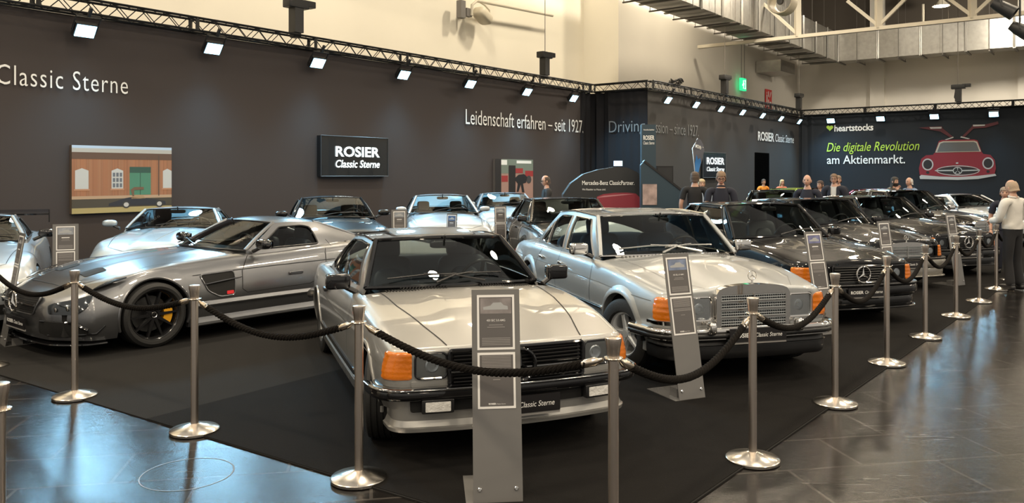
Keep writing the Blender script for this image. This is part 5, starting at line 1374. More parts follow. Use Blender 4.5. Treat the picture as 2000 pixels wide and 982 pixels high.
stand(Vector((-.075, 4.36, 0)), -84, 'large grey info stand before the silver coupe, its foot at the bottom edge', 0, '450 SEC 5.0 AMG', (.22, .20, .20), 1.15, .272, .165)
stand(Vector((1.44, 6.37, 0)), -66, 'grey info stand before the amber indicator of the light silver saloon', 1, '450 SEL 6.9 AMG', (.16, .20, .30), 1.16, .25, .2)
stand(G(1617, 655), -66, 'grey info stand before the black coupe with amber indicators', 2, None, (.14, .15, .28), 1.16, .262, .2)
stand(D(1747, 10.9), -60, 'grey info stand before the silver lower bumper of the black saloon', 3, None, (.12, .12, .13))
stand(D(1876, 12.9), -60, 'grey info stand before the black coupe with the bright star, farthest on the right', 4, None, (.12, .12, .13))
stand(D(128, 10.15), -62, 'upright grey info stand between the race car and the pale silver sports car', 5, None, (.30, .32, .36), 1.16, .29, .06)
stand(D(4, 8.40), -138, 'grey info stand seen edge-on, leaning at the left edge before the race car', 6, None, (.10, .10, .11), 1.18, .27, .16)
stand(D(781, 14.3), -72, 'small grey info stand left of the silver coupe by the wall', 7, None, (.25, .27, .30), 1.16, .28, .06)
stand(D(979, 16.0), -72, 'small grey info stand between the silver wall coupe and the dark bronze saloon', 8, None, (.22, .24, .27), 1.16, .25, .06)
stand(D(877, 14.6), -128, 'small info stand with blue picture seen obliquely on the silver wall coupe bonnet', 9, None, (.06, .12, .26), 1.08, .25, .08)

# ------------------------------------------------------------------ wall screens and pictures
SCRB = mat('screen_black', (.012, .014, .016), .25, coat=.4); LIT = mat('lit_lettering', (.86, .98, 1.0), .5, emit=1.7); LIT2 = mat('lit_lettering_soft', (.85, .92, .95), .5, emit=.75)
def screen(px0, px1, py0, py1, d, label, rows, lm, dep=.16):
    a, b = on_l(px0, py0, d, dep), on_l(px1, py1, d, dep); w = (b - a).dot(U); ac = (a.dot(U) + b.dot(U)) / 2; z1 = a.z; z0 = on_l(px0, py1, d, dep).z
    r = thing('lit_screen', label, 'screen')
    mp = wl(d, dep)
    MB().box(N * (-d + dep / 2) + U * ac + Vector((0, 0, (z0 + z1) / 2)), (w, dep - .02, z1 - z0), RZ(math.atan2(U.y, U.x))).build('screen_box', SCRB, r, flat=True)
    m = MB()
    m.tube([mp(ac - w / 2, z0), mp(ac + w / 2, z0), mp(ac + w / 2, z1), mp(ac - w / 2, z1)], .012, 5, closed=True); m.build('edge_frame', mat('screen_edge', (.09, .10, .11), .4), r)
    m = MB()
    for s, v, cap, ww, sh, bo in rows: add_text(m, s, lambda u, q: mp(u, q) + N * .012, ac - w * .5 + w * (.5 - ww / 2 + .03), z0 + (z1 - z0) * v, cap * (z1 - z0), w * ww, shear=sh, bold=bo)
    m.build('lit_lettering', lm, r, flat=True)
screen(627, 758, 264, 344, DL, 'black lit wall screen on the brown wall, to the right of the picture', [('ROSIER', .50, .24, .66, 0, .025), ('Classic Sterne', .22, .185, .66, .2, .012)], LIT)
screen(1373, 1418, 297, 347, DM, 'small black screen on the dark grey wall behind the men in black', [('ROSIER', .54, .26, .76, 0, .022), ('Classic Sterne', .26, .17, .76, .2, .008)], LIT2, .10)

def canvas(name, label, c0, c1, d=DL, dep=.09):
    a, b = on_l(*c0, d, dep), on_l(c1[0], c0[1], d, dep); z0 = on_l(c0[0], c1[1], d, dep).z; z1 = a.z; a0, a1 = a.dot(U), b.dot(U)
    r = thing(name, label, 'picture'); mp = wl(d, dep)
    MB().box(N * (-d + dep / 2) + U * (a0 + a1) / 2 + Vector((0, 0, (z0 + z1) / 2)), (a1 - a0, dep - .006, z1 - z0), RZ(math.atan2(U.y, U.x))).build('canvas', mat('canvas_edge', (.10, .07, .05), .8), r, flat=True)
    def pr(polys, m, nm, lv):
        for q in polys: MB().patch([(lerp(a0, a1, x), lerp(z1, z0, y)) for x, y in q], lambda u, v: mp(u, v) + N * lv * .0015, step=9).build(nm, m, r, flat=True)
    return r, pr
box = lambda x0, y0, x1, y1: [(x0, y0), (x1, y0), (x1, y1), (x0, y1)]
r, pr = canvas('wall_picture', 'picture of a brick building with a dark gullwing car on the brown wall', (140, 283), (335, 418))
BRICK = bpy.data.materials.new('printed_brick'); BRICK.use_nodes = True
nt = BRICK.node_tree; bt = nt.nodes.new('ShaderNodeTexBrick'); bt.inputs['Scale'].default_value = 14; bt.inputs['Color1'].default_value = (.34, .135, .062, 1); bt.inputs['Color2'].default_value = (.26, .10, .046, 1); bt.inputs['Mortar'].default_value = (.27, .16, .09, 1)
tcn = nt.nodes.new('ShaderNodeTexCoord'); nt.links.new(tcn.outputs['Object'], bt.inputs['Vector']); nt.links.new(bt.outputs['Color'], nt.nodes['Principled BSDF'].inputs['Base Color']); nt.nodes['Principled BSDF'].inputs['Roughness'].default_value = .6
pm = lambda n, c: mat('printed_' + n, c, .6)
pr([box(0, .13, 1, .78)], BRICK, 'printed_wall', 1)
pr([box(0, .04, 1, .10)], pm('eave', (.40, .38, .34)), 'printed_eave', 2); pr([box(0, 0, 1, .04)], pm('sky', (.40, .50, .62)), 'printed_sky', 2); pr([box(0, .10, 1, .20)], pm('brick_shade', (.10, .055, .035)), 'printed_shade', 2)
pr([box(0, .745, 1, .79)], pm('ledge', (.40, .27, .17)), 'printed_ledge', 2); pr([box(0, .79, 1, .93)], pm('plinth', (.055, .045, .03)), 'printed_plinth', 2); pr([box(0, .92, 1, 1)], pm('meadow', (.36, .29, .12)), 'printed_meadow', 3)
pr([[(.555, .31), (.775, .31), (.775, .74), (.555, .74)]], pm('door_green', (.06, .19, .12)), 'printed_door', 2)
pr([box(.555, .31, .775, .40), box(.662, .40, .668, .74)], pm('door_shade', (.025, .07, .05)), 'printed_door_gap', 3)
win = lambda x0, x1: [(x0, .64), (x0, .37), ((x0 + x1) / 2, .335), (x1, .37), (x1, .64)]
pr([win(.03, .155), win(.375, .49), win(.905, 1.0)], pm('window_white', (.46, .46, .44)), 'printed_window', 2)
pr([box(x + .012 + i * .034, .40 + j * .08, x + .036 + i * .034, .46 + j * .08) for x in (.375,) for i in range(3) for j in range(3)], pm('pane_dark', (.12, .13, .15)), 'printed_pane', 3)
pr([box(.02, .64, .165, .665), box(.365, .64, .50, .665), box(.895, .64, 1, .665)], pm('sill', (.40, .20, .11)), 'printed_sill', 3); pr([box(.855, .13, .865, .76)], pm('pipe', (.07, .05, .04)), 'printed_pipe', 3)
pr([[(.345, .90), (.35, .86), (.42, .83), (.50, .79), (.56, .775), (.70, .79), (.85, .82), (.93, .85), (.935, .90)]], pm('car_dark', (.018, .02, .028)), 'printed_car', 4)
pr([[(.57, .80), (.585, .74), (.69, .74), (.72, .80)]], pm('cabin_tan', (.34, .22, .12)), 'printed_cabin', 4); pr([[(.565, .66), (.60, .62), (.70, .62), (.70, .66), (.60, .665), (.60, .76), (.585, .76)]], pm('door_brown', (.14, .08, .045)), 'printed_gullwing', 5)
wh = lambda x: [(x + .042 * math.cos(t), .885 + .055 * math.sin(t)) for t in [2 * math.pi * k / 20 for k in range(20)]]
wi = lambda x: [(x + .026 * math.cos(t), .885 + .034 * math.sin(t)) for t in [2 * math.pi * k / 20 for k in range(20)]]
pr([wh(.52), wh(.865)], pm('tyre', (.03, .03, .03)), 'printed_tyre', 5); pr([wi(.52), wi(.865)], pm('rim', (.45, .43, .40)), 'printed_rim', 6)
r, pr = canvas('wall_picture', 'picture of a workshop with red cars on the brown wall near the man in black', (967, 310), (1041, 392))
pr([box(.12, 0, 1, 1)], pm('floor_pink', (.34, .20, .16)), 'printed_floor', 1); pr([box(.12, 0, 1, .35)], pm('hall_green', (.16, .19, .15)), 'printed_hall', 2)
pr([box(0, 0, .15, 1), box(.34, .15, .52, 1)], pm('pillar', (.015, .012, .012)), 'printed_pillar', 4); pr([box(.52, .22, .72, .34), box(.78, .28, 1, .42), box(.16, .40, .32, .55)], pm('red_car', (.30, .03, .03)), 'printed_red_car', 3)
pr([box(.15, .02, .30, .14), box(.55, .03, .95, .10)], pm('skylight', (.75, .74, .68)), 'printed_skylight', 3)
pr([[(.48, .48), (.60, .38), (.75, .36), (.84, .44), (.80, .58), (.72, .60), (.76, .82), (.70, .82), (.66, .62), (.60, .80), (.55, .80), (.58, .60)]], pm('engine_black', (.012, .012, .014)), 'printed_engine', 5)
pr([[(.88 + .07 * math.cos(t), .50 + .10 * math.sin(t)) for t in [2 * math.pi * k / 16 for k in range(16)]]], pm('spare_wheel', (.05, .045, .045)), 'printed_wheel', 4)

# ------------------------------------------------------------------ dealer counter, tower and small things at the back
BOARD = mat('counter_black', (.018, .019, .021), .5); BOARDB = mat('tower_blue_black', (.022, .045, .065), .45)
y0 = 20.0; q0, q1 = D(1085, y0), D(1262, y0)
def scrn(px, py, y): return Vector(((px - 1000) / F * y, y, HC - (py - YH) / F * y))
r = thing('promotion_counter', 'black arched counter with a red car picture in front of the pleated curtain', 'counter')
pl = [(1092, 420), (1100, 380), (1115, 358), (1140, 340), (1170, 331), (1200, 326), (1225, 327), (1245, 336), (1256, 350), (1258, 420)]
P = [scrn(a, b, y0) for a, b in pl]; P[0].z = P[-1].z = 0
MB().prism([(p.x, p.z) for p in P], -.30, .30, RX(math.pi / 2), (0, y0 + .31, 0)).build('counter_body', BOARD, r, flat=True)
mp = lambda u, v: Vector((u, y0 - .003, v))
m = MB(); a, b = scrn(1137, 361, y0), scrn(1239, 361, y0); add_text(m, 'Mercedes-Benz ClassicPartner.', mp, a.x, a.z, .105, b.x - a.x, bold=.008); m.build('lettering', PRINT, r, flat=True); m = MB()
a, b = scrn(1137, 371.5, y0), scrn(1183, 371.5, y0); add_text(m, 'Wo Klassiker zu Hause sind.', mp, a.x, a.z, .045, b.x - a.x); m.build('lettering', PRINT, r, flat=True)
cpx = [(1165, 392), (1166, 384), (1178, 379), (1200, 376.5), (1225, 376), (1242, 378), (1250, 386), (1252, 402), (1240, 410), (1165, 412)]
m = MB(); m.patch([(scrn(a, b, y0).x, scrn(a, b, y0).z) for a, b in cpx], mp, step=1); m.build('printed_red_car', mat('printed_car_red', (.24, .03, .045), .4), r, flat=True)
m = MB(); m.patch([(scrn(a, b, y0).x, scrn(a, b, y0).z) for a, b in [(1165, 386), (1180, 382), (1215, 379), (1238, 379), (1215, 381.5), (1180, 385)]], lambda u, v: mp(u, v) - Vector((0, .002, 0)), step=1); m.build('printed_highlight', mat('printed_pink', (.46, .18, .20), .4), r, flat=True)
r = thing('tablet_screen', 'small lit tablet on a stand on the arched counter', 'tablet', scrn(1207, 326, y0 + .2))
MB().box((0, 0, .09), (.24, .02, .15)).build('tablet_body', BLACK, r, flat=True); MB().box((0, -.0115, .09), (.22, .003, .13)).build('display', mat('tablet_glow', (.55, .75, 1.0), .4, emit=1.3), r, flat=True); MB().box((0, .03, .0), (.12, .1, .02)).build('foot', BLACK, r, flat=True)
y1 = 19.4
r = thing('advertising_tower', 'tall blue black tower with white lettering beside the arched counter', 'tower')
a, b = scrn(1253.5, 243, y1), scrn(1281, 243, y1)
MB().box(((a.x + b.x) / 2, y1 + .12, a.z / 2), (b.x - a.x, .24, a.z)).build('tower_body', BOARDB, r, flat=True)
mp1 = lambda u, v: Vector((u, y1 - .003, v))
m = MB(); a, b = scrn(1256.5, 273, y1), scrn(1278, 273, y1); add_text(m, 'ROSIER', mp1, a.x, a.z, .105, b.x - a.x, bold=.022); a = scrn(1256.5, 282, y1); add_text(m, 'Classic Sterne', mp1, a.x, a.z, .075, b.x - a.x, shear=.15); a = scrn(1257, 254.5, y1); add_text(m, 'Mercedes-Benz ClassicPartner', mp1, a.x, a.z, .03, b.x - a.x, bold=.02)
m.build('lettering', PRINT, r, flat=True)
y2 = 19.0
r = thing('ramp_partition', 'dark partition with slanted top edge at the foot of the tower', 'partition')
P = [scrn(a, b, y2) for a, b in [(1252, 420), (1252, 322), (1258, 316), (1330, 372), (1332, 420)]]; P[0].z = P[-1].z = 0
MB().prism([(p.x, p.z) for p in P], -.10, .10, RX(math.pi / 2), (0, y2 + .11, 0)).build('panel', BOARDB, r, flat=True)
MB().bar(P[2] + Vector((0, .1, .02)), P[3] + Vector((0, .1, .02)), .22, .05).build('top_edge', BLACK, r, flat=True)
a, b = scrn(1255, 359.5, y2), scrn(1283, 400, y2)
o = MB().box(((a.x + b.x) / 2, y2 - .004, (a.z + b.z) / 2), (b.x - a.x, .006, a.z - b.z)).build('event_photo', mat('event_photo_print', (.36, .27, .25), .5, var=(6, .9)), r, flat=True)
r = thing('display_cabinet', 'black cupboard behind the slanted partition', 'cupboard')
a, b = scrn(1282, 324, 20.5), scrn(1315, 324, 20.5)
MB().box(((a.x + b.x) / 2, 20.7, a.z / 2), (b.x - a.x, .4, a.z)).build('cupboard_body', BLACK, r, flat=True); MB().box(((a.x + b.x) / 2, 20.49, a.z / 2), (b.x - a.x - .06, .012, a.z - .1)).build('cupboard_door', BOARD, r, flat=True)
# feather flag
yf = 24.0
r = thing('feather_flag', 'grey and blue feather flag behind the man with his back turned', 'flag')
P = [scrn(a, b, yf) for a, b in [(1358, 342), (1355, 315), (1354, 290), (1357, 277), (1363, 271), (1369, 273), (1374, 282), (1376, 293), (1372, 312), (1366, 330), (1364, 345)]]
MB().patch([(p.x, p.z) for p in P], lambda u, v: (u, yf + .03 * math.sin(u * 20), v), step=.2, thick=.006).build('flag_cloth', mat('flag_grey', (.10, .105, .13), .7), r)
P2 = [scrn(a, b, yf) for a, b in [(1357.5, 336), (1357, 318), (1360, 302), (1363, 312), (1367, 308), (1369, 316), (1364, 336)]]
MB().patch([(p.x, p.z) for p in P2], lambda u, v: (u, yf - .012 + .03 * math.sin(u * 20), v), step=.2).build('printed_flame', mat('flag_blue', (.03, .16, .42), .7), r)
m = MB(); a, b = scrn(1358, 288, yf), scrn(1374, 294, yf); add_text(m, 'MOVING', lambda u, v: Vector((u, yf - .012 + .03 * math.sin(u * 20), v - (u - a.x) * .35)), a.x, a.z, .10, b.x - a.x, bold=.03); m.build('lettering', PRINT, r, flat=True)
MB().tube([Vector((P[0].x, yf + .01, 0)), P[0] + Vector((0, .01, 0)), P[2] + Vector((-.02, .01, 0)), P[4] + Vector((0, .01, .02))], .015, 6).build('flag_pole', ALU, r); MB().box((P[0].x, yf, .02), (.5, .5, .04)).build('base', BLACK, r, flat=True)
p = scrn(1495, 397, 15.4)
# ------------------------------------------------------------------ people
SKIN = mat('skin', (.52, .30, .215), .5); SKIN2 = mat('skin_tan', (.42, .24, .16), .5)
def skin_mesh(nodes, edges, root):
    """smooth surface grown round a skeleton; nodes: name -> (pos, rx, ry)"""
    names = list(nodes); me = bpy.data.meshes.new('figure'); me.from_pydata([nodes[n][0] for n in names], [(names.index(a), names.index(b)) for a, b in edges], []); me.update()
    o = bpy.data.objects.new('figure', me); COL.objects.link(o)
    md = o.modifiers.new('skin', 'SKIN'); md.use_smooth_shade = True; md.branch_smoothing = .6
    for i, n in enumerate(names):
        sv = me.skin_vertices[0].data[i]; sv.radius = (nodes[n][1], nodes[n][2]); sv.use_root = n == root
    dg = bpy.context.evaluated_depsgraph_get(); ev = o.evaluated_get(dg); m2 = ev.to_mesh()
    bm = bmesh.new(); bm.from_mesh(m2); ev.to_mesh_clear(); bpy.data.objects.remove(o); bpy.data.meshes.remove(me)
    bmesh.ops.holes_fill(bm, edges=[e for e in bm.edges if len(e.link_faces) == 1], sides=0); bmesh.ops.recalc_face_normals(bm, faces=bm.faces)
    me = bpy.data.meshes.new('figure'); bm.to_mesh(me); bm.free()
    o = bpy.data.objects.new('figure', me); COL.objects.link(o); o.modifiers.new('sub', 'SUBSURF').levels = 2
    dg = bpy.context.evaluated_depsgraph_get(); ev = o.evaluated_get(dg); m2 = ev.to_mesh()
    v = [tuple(p.co) for p in m2.vertices]; f = [tuple(p.vertices) for p in m2.polygons]
    ev.to_mesh_clear(); bpy.data.objects.remove(o); bpy.data.meshes.remove(me)
    return v, f
def head_geo(mb, c, yaw, pitch, s=1.0, female=False):
    M = RZ(yaw) @ RY(pitch); rows = []
    for i in range(17):
        a = -math.pi / 2 + math.pi * i / 16; z = .122 * math.sin(a); row = []
        for j in range(24):
            b = 2 * math.pi * j / 24; x, y = math.cos(b), math.sin(b); r = math.cos(a)
            jaw = 1 - .30 * smooth((-z - .02) / .09); px = r * (.098 if x < 0 else .094) * x * (1 - .10 * smooth((-z - .05) / .06) * (x < 0)); py = r * .077 * y * jaw
            if x > 0 and abs(b if b < math.pi else b - 2 * math.pi) < .16 and -.045 < z < .02: px += .022 * smooth((.02 - z) / .055)
            if x > .55 and -.01 < z < .035: px -= .006 * (1 - abs(y) * .5)
            if x > .6 and -.118 < z < -.085: px += .008
            row.append(Vector(c) + M @ (Vector((px, py, z)) * s))
        rows.append(row)
    mb.grid(rows, cv=True)
    for sg in (1, -1): mb.sell(Vector(c) + M @ (Vector((-.005, sg * .080, -.01)) * s), (.020 * s, .009 * s, .032 * s), .8, .8, 12, 8, M)
    return M
def hand_geo(mb, w, d, side, s=1.0):
    """palm, four bent fingers and a thumb from wrist w along d; side points to the thumb"""
    d = Vector(d).normalized(); side = Vector(side); side = (side - d * side.dot(d)).normalized(); n = d.cross(side)
    w = Vector(w); nodes = []
    mb.tube([w - d * .02, w + d * .02, w + d * .06, w + d * .095], [.024 * s, .030 * s, .036 * s, .030 * s], 10, flat=.5)
    for k, (o, L) in enumerate(((.026, .075), (.009, .085), (-.009, .078), (-.025, .062))):
        a = w + d * .085 + side * o; b = a + d * L * .5 + n * .012; e = b + d * L * .4 + n * .035
        mb.tube([a, b, e], [.0095 * s, .009 * s, .0075 * s], 7)
    a = w + d * .025 + side * .03; mb.tube([a, a + d * .035 + side * .02, a + d * .07 + side * .022 + n * .012], [.012 * s, .0105 * s, .009 * s], 7)
def person(label, px, y, top_py, face, shirt, trousers, hair=(.05, .035, .025), hairstyle='short', sleeves='short', arms='down', pitch=0., headyaw=0., jacket=None, glasses=False, beard=None, skin=SKIN, bag=False, build=1.0, female=False, collar=False, hem=.90):
    base = D(px, y); H = HC - (top_py - YH) / F * y; s = H / 1.78
    r = thing('person', label, 'person', (base.x, base.y, .008 if True else 0), math.radians(face))
    W = build
    J = dict(pel=((0, 0, .95), .15 * W, .12 * W), bel=((.015, 0, 1.08), .15 * W, .115 * W), che=((.005, 0, 1.28), .165 * W, .115 * W), upc=((-.01, 0, 1.42), .13 * W, .09), nek=((-.005, 0, 1.50), .055, .058), hed=((.015, 0, 1.60), .055, .06))
    E = [('pel', 'bel'), ('bel', 'che'), ('che', 'upc'), ('upc', 'nek'), ('nek', 'hed')]
    A = {}
    for sg, k in ((1, 'l'), (-1, 'r')):
        sh = Vector((-.01, sg * .185 * W, 1.43))
        if arms == 'down': el, wr = sh + Vector((-.03, sg * .07, -.30)), sh + Vector((.06, sg * .06, -.56))
        elif arms == 'front': el, wr = sh + Vector((.06, sg * .05, -.29)), sh + Vector((.28, -sg * .06, -.33))
        elif arms == 'hips': el, wr = sh + Vector((-.06, sg * .14, -.27)), sh + Vector((.03, sg * .02, -.46))
        elif arms == 'chin' and sg < 0: el, wr = sh + Vector((.14, sg * .05, -.25)), sh + Vector((.16, .10, -.02))
        else: el, wr = sh + Vector((.05, sg * .06, -.29)), sh + Vector((.24, -sg * .05, -.38))
        A[k] = (sh, el, wr)
        hip, kn, an = Vector((0, sg * .09, .90)), Vector((.02, sg * .10, .49)), Vector((-.03, sg * .11, .08))
        J.update({'sh' + k: (tuple(sh), .062, .062), 'el' + k: (tuple(el), .043, .043), 'wr' + k: (tuple(wr), .028, .03), 'hi' + k: (tuple(hip), .085, .09), 'kn' + k: (tuple(kn), .06, .06), 'an' + k: (tuple(an), .042, .042)})
        J['cl' + k] = ((-.01, sg * .09 * W, 1.435), .075, .072); E += [('upc', 'cl' + k), ('cl' + k, 'sh' + k), ('sh' + k, 'el' + k), ('el' + k, 'wr' + k), ('pel', 'hi' + k), ('hi' + k, 'kn' + k), ('kn' + k, 'an' + k)]
    sc_ = lambda v: [Vector(p) * s for p in v]
    # one half per side (the arms may differ), joined in the middle of the body
    hb = bmesh.new()
    for sg, k in ((1, 'l'), (-1, 'r')):
        Jh = dict(J)
        for nm in ('cl', 'sh', 'el', 'wr', 'hi', 'kn', 'an'):
            p, ra, rb = J[nm + k]; Jh[nm + 'l'] = ((p[0], sg * p[1], p[2]), ra, rb); Jh[nm + 'r'] = ((p[0], -sg * p[1], p[2]), ra, rb)
        v, f = skin_mesh(Jh, E, 'pel'); bm = bmesh.new(); vs = [bm.verts.new(p) for p in v]
        for q in f: bm.faces.new([vs[i] for i in q])
        # the arm that crosses the middle stays whole: cut only the trunk and head
        bmesh.ops.bisect_plane(bm, geom=bm.verts[:] + bm.edges[:] + bm.faces[:], plane_co=(0, 0, 0), plane_no=(0, 1, 0), dist=1e-5)
        isl = [q for q in bm.faces if q.calc_center_median().y < 0 and not (arms != 'down' and q.calc_center_median().x > .17)]
        far = [q for q in bm.faces if q.calc_center_median().x > .17 and (Vector(Jh['wrr'][0]) - q.calc_center_median()).length < (Vector(Jh['wrl'][0]) - q.calc_center_median()).length and arms != 'down']
        bmesh.ops.delete(bm, geom=list(set(isl + far)), context='FACES')
        o_ = len(hb.verts); hv = [hb.verts.new((p.co.x, sg * p.co.y, p.co.z)) for p in bm.verts]; bm.verts.index_update()
        for q in bm.faces:
            t = [hv[p.index] for p in q.verts]; hb.faces.new(t if sg > 0 else t[::-1])
        bm.free()
    bmesh.ops.remove_doubles(hb, verts=hb.verts, dist=2e-4); bmesh.ops.delete(hb, geom=[p for p in hb.verts if not p.link_faces], context='VERTS')
    bmesh.ops.recalc_face_normals(hb, faces=hb.faces); hb.verts.index_update()
    v = [tuple(p.co) for p in hb.verts]; f = [tuple(p.index for p in q.verts) for q in hb.faces]; hb.free()
    mb = MB().add(v, f)
    hc = Vector((.02 + .03 * math.sin(pitch), 0, 1.655)); M = head_geo(mb, hc, headyaw, pitch)
    for sg, k in ((1, 'l'), (-1, 'r')):
        sh, el, wr = A[k]; hand_geo(mb, wr, (wr - el), (1, 0, .2) if arms == 'down' else (0, -sg * .3, 1))
    mb.v = [tuple(Vector(p) * s) for p in mb.v]; body = mb.build('body', skin, r, sharp=60)
    def part(nm, m, mbx, parent=r, sharp=60):
        mbx.v = [tuple(Vector(p) * s) for p in mbx.v]; return mbx.build(nm, m, parent, sharp=sharp)
    # clothes: shells lifted off the body surface, cut cleanly at hem, neck, cuffs and waist
    segs = [(a, b, Vector(J[a][0]), Vector(J[b][0])) for a, b in E]
    def near(p):
        best = None
        for a, b, A_, B_ in segs:
            d_ = B_ - A_; t = clamp((p - A_).dot(d_) / d_.length_squared); q = (A_ + d_ * t - p).length - lerp(J[a][1], J[b][1], t)
            if best is None or q < best[0]: best = (q, a, b)
        return best[1], best[2]
    def shell(keep, planes, grow):
        bm = bmesh.new(); vs = [bm.verts.new(p) for p in v]
        for q in f:
            try: bm.faces.new([vs[i] for i in q])
            except ValueError: pass
        for co, no in planes: bmesh.ops.bisect_plane(bm, geom=bm.verts[:] + bm.edges[:] + bm.faces[:], plane_co=co, plane_no=no)
        bm.normal_update()
        bmesh.ops.delete(bm, geom=[q for q in bm.faces if not keep(q.calc_center_median())], context='FACES')
        bmesh.ops.recalc_face_normals(bm, faces=bm.faces); bm.normal_update()
        gv = {p.index: 0 for p in bm.verts}; bm.verts.index_update()
        vv = [p.co + p.normal * (grow(p.co) if callable(grow) else grow) for p in bm.verts]; ff = [tuple(p.index for p in q.verts) for q in bm.faces]; bm.free()
        return MB().add(vv, ff)
    cuts = {}
    for k in 'lr':
        sh, el, wr = A[k]; cuts[k] = (sh.lerp(el, .66), (el - sh).normalized()) if sleeves == 'short' else (el.lerp(wr, .90), (wr - el).normalized())
    def keep_shirt(p):
        a, b = near(p); k = b[-1]
        if a[:2] in ('sh', 'el') and b[:2] in ('el', 'wr'):
            return (p - cuts[k][0]).dot(cuts[k][1]) < 0 or (sleeves != 'short' and a[:2] == 'sh')
        if (a, b) == ('nek', 'hed') or p.z > 1.475 and abs(p.y) < .1: return False
        return hem < p.z
    pls = [(Vector((0, 0, hem)), Vector((0, 0, 1))), (Vector((0, 0, 1.475)), Vector((0, 0, 1)))] + [cuts[k] for k in 'lr']
    loose = lambda p: .016 + .012 * smooth((1.25 - p.z) / .2) * (abs(p.y) < .2) + .008 * math.sin(p.z * 46 + p.y * 30) * smooth((1.22 - p.z) / .15)
    part('shirt', shirt, shell(keep_shirt, pls, loose))
    if jacket:
        pj = pls + [(Vector((0, .055, 0)), Vector((0, 1, 0))), (Vector((0, -.055, 0)), Vector((0, 1, 0)))]
        part('jacket', jacket, shell(lambda p: keep_shirt(p) and not (p.x > .02 and abs(p.y) < .055), pj, lambda p: loose(p) + .014))
    def keep_legs(p):
        a, b = near(p); return a[:2] not in ('sh', 'el', 'up', 'ne') and .085 < p.z < 1.02
    part('trousers', trousers, shell(keep_legs, [(Vector((0, 0, 1.02)), Vector((0, 0, 1))), (Vector((0, 0, .085)), Vector((0, 0, 1)))], lambda p: .014 + .016 * smooth((.5 - p.z) / .4)))
    for sg, k in ((1, 'l'), (-1, 'r')):
        a = J['an' + k][0]; part('shoe', BLACK, MB().sell((a[0] + .055, a[1], .045), (.135, .047, .045), .6, .6, 16, 10).sell((a[0] - .01, a[1], .08), (.055, .045, .06), .7, .8, 14, 8))
    # face
    hp = lambda x, y, z: hc + M @ Vector((x, y, z))
    m = MB()
    for sg in (1, -1): m.sell(hp(.080, sg * .031, .008), (.010, .013, .007), .9, .9, 10, 6, M)
    part('eyes', mat('eye_dark', (.04, .03, .025), .2), m, body)
    m = MB()
    for sg in (1, -1): m.tube([hp(.086, sg * .016, .026), hp(.086, sg * .033, .031), hp(.076, sg * .048, .026)], .005, 6)
    part('eyebrows', mat('brow', tuple(c * .8 for c in hair), .8), m, body)
    part('mouth', mat('lips', (.36, .13, .10), .5), MB().tube([hp(.078, -.024, -.062), hp(.090, 0, -.060), hp(.078, .024, -.062)], .0055, 6), body)
    if glasses:
        m = MB()
        for sg in (1, -1):
            m.tube([hp(.098, sg * .033 + .024 * math.cos(t), .006 + .017 * math.sin(t)) for t in [2 * math.pi * q / 14 for q in range(14)]], .003, 5, closed=True); m.tube([hp(.098, sg * .057, .010), hp(.0, sg * .084, .012)], .003, 5)
        m.tube([hp(.099, -.009, .010), hp(.099, .009, .010)], .003, 5); part('glasses', BLACK, m)
    if beard:
        rows = []
        for i in range(6):
            z = lerp(-.045, -.135, i / 5); rows.append([hp(.100 * math.cos(t) * (1 - .28 * smooth((-z - .08) / .06)), .084 * math.sin(t) * (1 - .35 * smooth((-z - .03) / .1)), z) for t in [math.radians(-95 + 190 * q / 14) for q in range(15)]])
        part('beard', mat('beard_hair', beard, .9), MB().grid(rows))
    if hairstyle != 'bald':
        hm = mat('hair_' + '_'.join(f'{int(c * 1000)}' for c in hair), hair, .7, bump=(60, .6)); rows = []
        low = {'short': -.02, 'balding': -.03, 'long': -.20}[hairstyle]
        for i in range(11):
            row = []
            for j in range(25):
                b = math.radians(lerp(52, 308, j / 24)) if hairstyle != 'balding' else math.radians(lerp(75, 285, j / 24))
                front = abs(math.cos(b / 2)) if False else smooth((math.cos(b) + .25) / .9)
                zl = lerp(low if hairstyle == 'long' else -.075, .045, front); zt = .132 if hairstyle != 'balding' else .085
                z = lerp(zl, zt, i / 10); q = math.sqrt(max(0, 1 - (max(z, -.03) / .134) ** 2)); k = 1.0 if z > -.03 else 1.0 + .15 * smooth((-z - .03) / .1)
                row.append(hp(.108 * q * math.cos(b) * k, .088 * q * math.sin(b) * k, z))
            rows.append(row)
        mbh = MB().grid(rows)
        if hairstyle != 'balding':
            top = [[hp(.104 * math.cos(b) * q, .084 * math.sin(b) * q, .06 + .072 * math.sqrt(max(0, 1 - q * q))) for b in [2 * math.pi * j / 24 for j in range(24)]] for q in (1, .85, .65, .4, .15, .0)]
            mbh.grid(top, cv=True)
        part('hair', hm, mbh)
    if bag:
        mbg = MB().sell((-.20, 0, 1.22), (.09, .15, .22), .5, .5)
        for sg in (1, -1): mbg.tube([(-.12, sg * .10, 1.38), (-.03, sg * .12, 1.50), (.10, sg * .12, 1.40), (.13, sg * .12, 1.2)], .018, 6)
        part('backpack', BLACK, mbg)
    if collar:
        part('collar', shirt, MB().tube([(.065 * math.cos(t) - .005, .07 * math.sin(t), 1.505 + .012 * math.cos(t * 1)) for t in [math.radians(-160 + 320 * q / 16) for q in range(17)]], .016, 6))
    return r
TB = mat('cloth_black', (.012, .012, .014), .85); TN = mat('cloth_navy', (.012, .014, .026), .85); TW = mat('cloth_white', (.62, .60, .56), .8, bump=(12, .5)); TJ = mat('cloth_jeans', (.05, .07, .11), .85)
person('man in white shirt and black trousers standing with his back turned at the right edge', 1979, 12.45, 352, 112, TW, TB, (.36, .27, .19), 'balding', 'long', 'front', pitch=.25, build=1.12, collar=True, hem=.985)
person('person in dark clothes half hidden behind the man in the white shirt', 1962, 14.6, 366, -120, TN, TN, (.25, .2, .16), 'short')
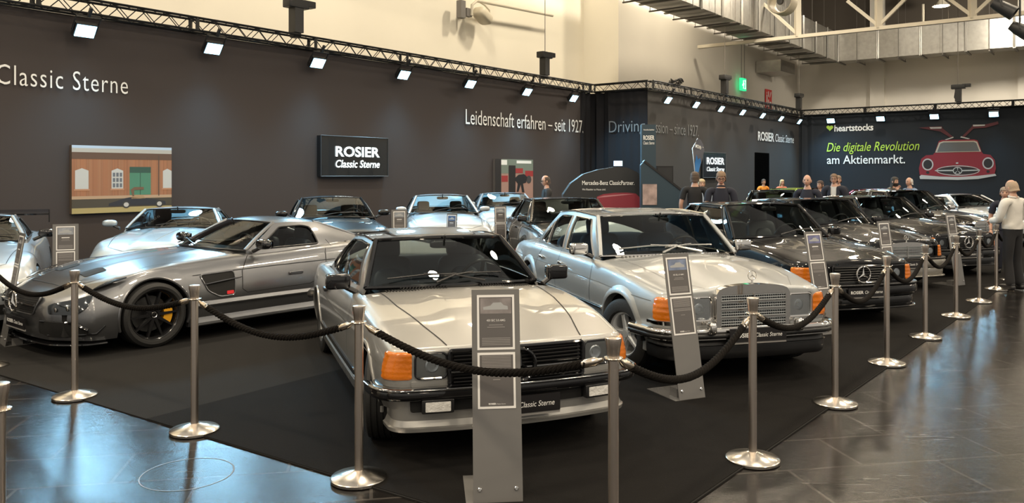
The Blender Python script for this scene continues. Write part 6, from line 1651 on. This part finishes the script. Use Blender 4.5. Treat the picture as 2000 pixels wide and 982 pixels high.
person('man in dark polo shirt with glasses looking down behind the black coupe', 1408, 14.9, 335, -100, TN, TB, (.20, .13, .08), 'short', arms='front', pitch=.26, glasses=True, collar=True, build=1.12)
person('man in black T-shirt with his back turned beside the feather flag', 1357, 16.6, 336, 78, TB, TB, (.07, .045, .03), 'short', arms='down', build=1.1)
person('woman with pale hair mostly hidden behind the man in black T-shirt', 1370, 18.5, 350, -90, mat('cloth_lightblue', (.3, .36, .45), .8), TJ, (.45, .36, .22), 'long', female=True)
person('man in black sweater with glasses in profile at the left wall', 1068, 17.7, 343, -170, TB, TB, (.06, .04, .03), 'balding', 'long', 'front', pitch=.15, glasses=True)
person('woman in orange top before the black doorway', 1491, 30.0, 350, -80, mat('cloth_orange', (.60, .22, .02), .8), TJ, (.05, .03, .02), 'short', skin=SKIN2, female=True)
person('blond woman in coral top right of the black doorway', 1527, 30.0, 351, -80, mat('cloth_coral', (.60, .16, .09), .8), TJ, (.50, .38, .20), 'long', female=True)
person('bald man in navy sweater left of the lime lettering', 1577, 16.6, 342, -125, TN, TB, (.2, .15, .1), 'bald', 'long', build=1.12)
person('dark haired woman in cream cardigan between two men in navy', 1603, 19.9, 353, -150, mat('cloth_cream', (.55, .50, .38), .8), TJ, (.05, .03, .025), 'long', 'long', female=True)
person('man in open navy jacket and white T-shirt with glasses', 1629, 19.2, 340, -120, mat('cloth_tee', (.55, .55, .55), .8), TJ, (.16, .10, .06), 'short', 'long', jacket=TN, glasses=True, build=1.08)
person('man half hidden behind the one in the open navy jacket', 1637, 21.9, 343, -110, TN, TB, (.2, .14, .1), 'short')
person('man with long dark beard and leather jacket pointing at his chin', 1746, 21.0, 346, -60, mat('cloth_grey', (.10, .10, .10), .8), TB, (.03, .025, .02), 'long', 'long', 'chin', jacket=mat('leather_jacket', (.035, .035, .03), .4), beard=(.02, .016, .014), build=1.1)
person('older man in blue shirt with black backpack beside the bearded man', 1777, 21.0, 347, -165, mat('cloth_blue_shirt', (.17, .24, .36), .8), TJ, (.55, .53, .50), 'balding', 'long', 'front', bag=True, build=1.1)
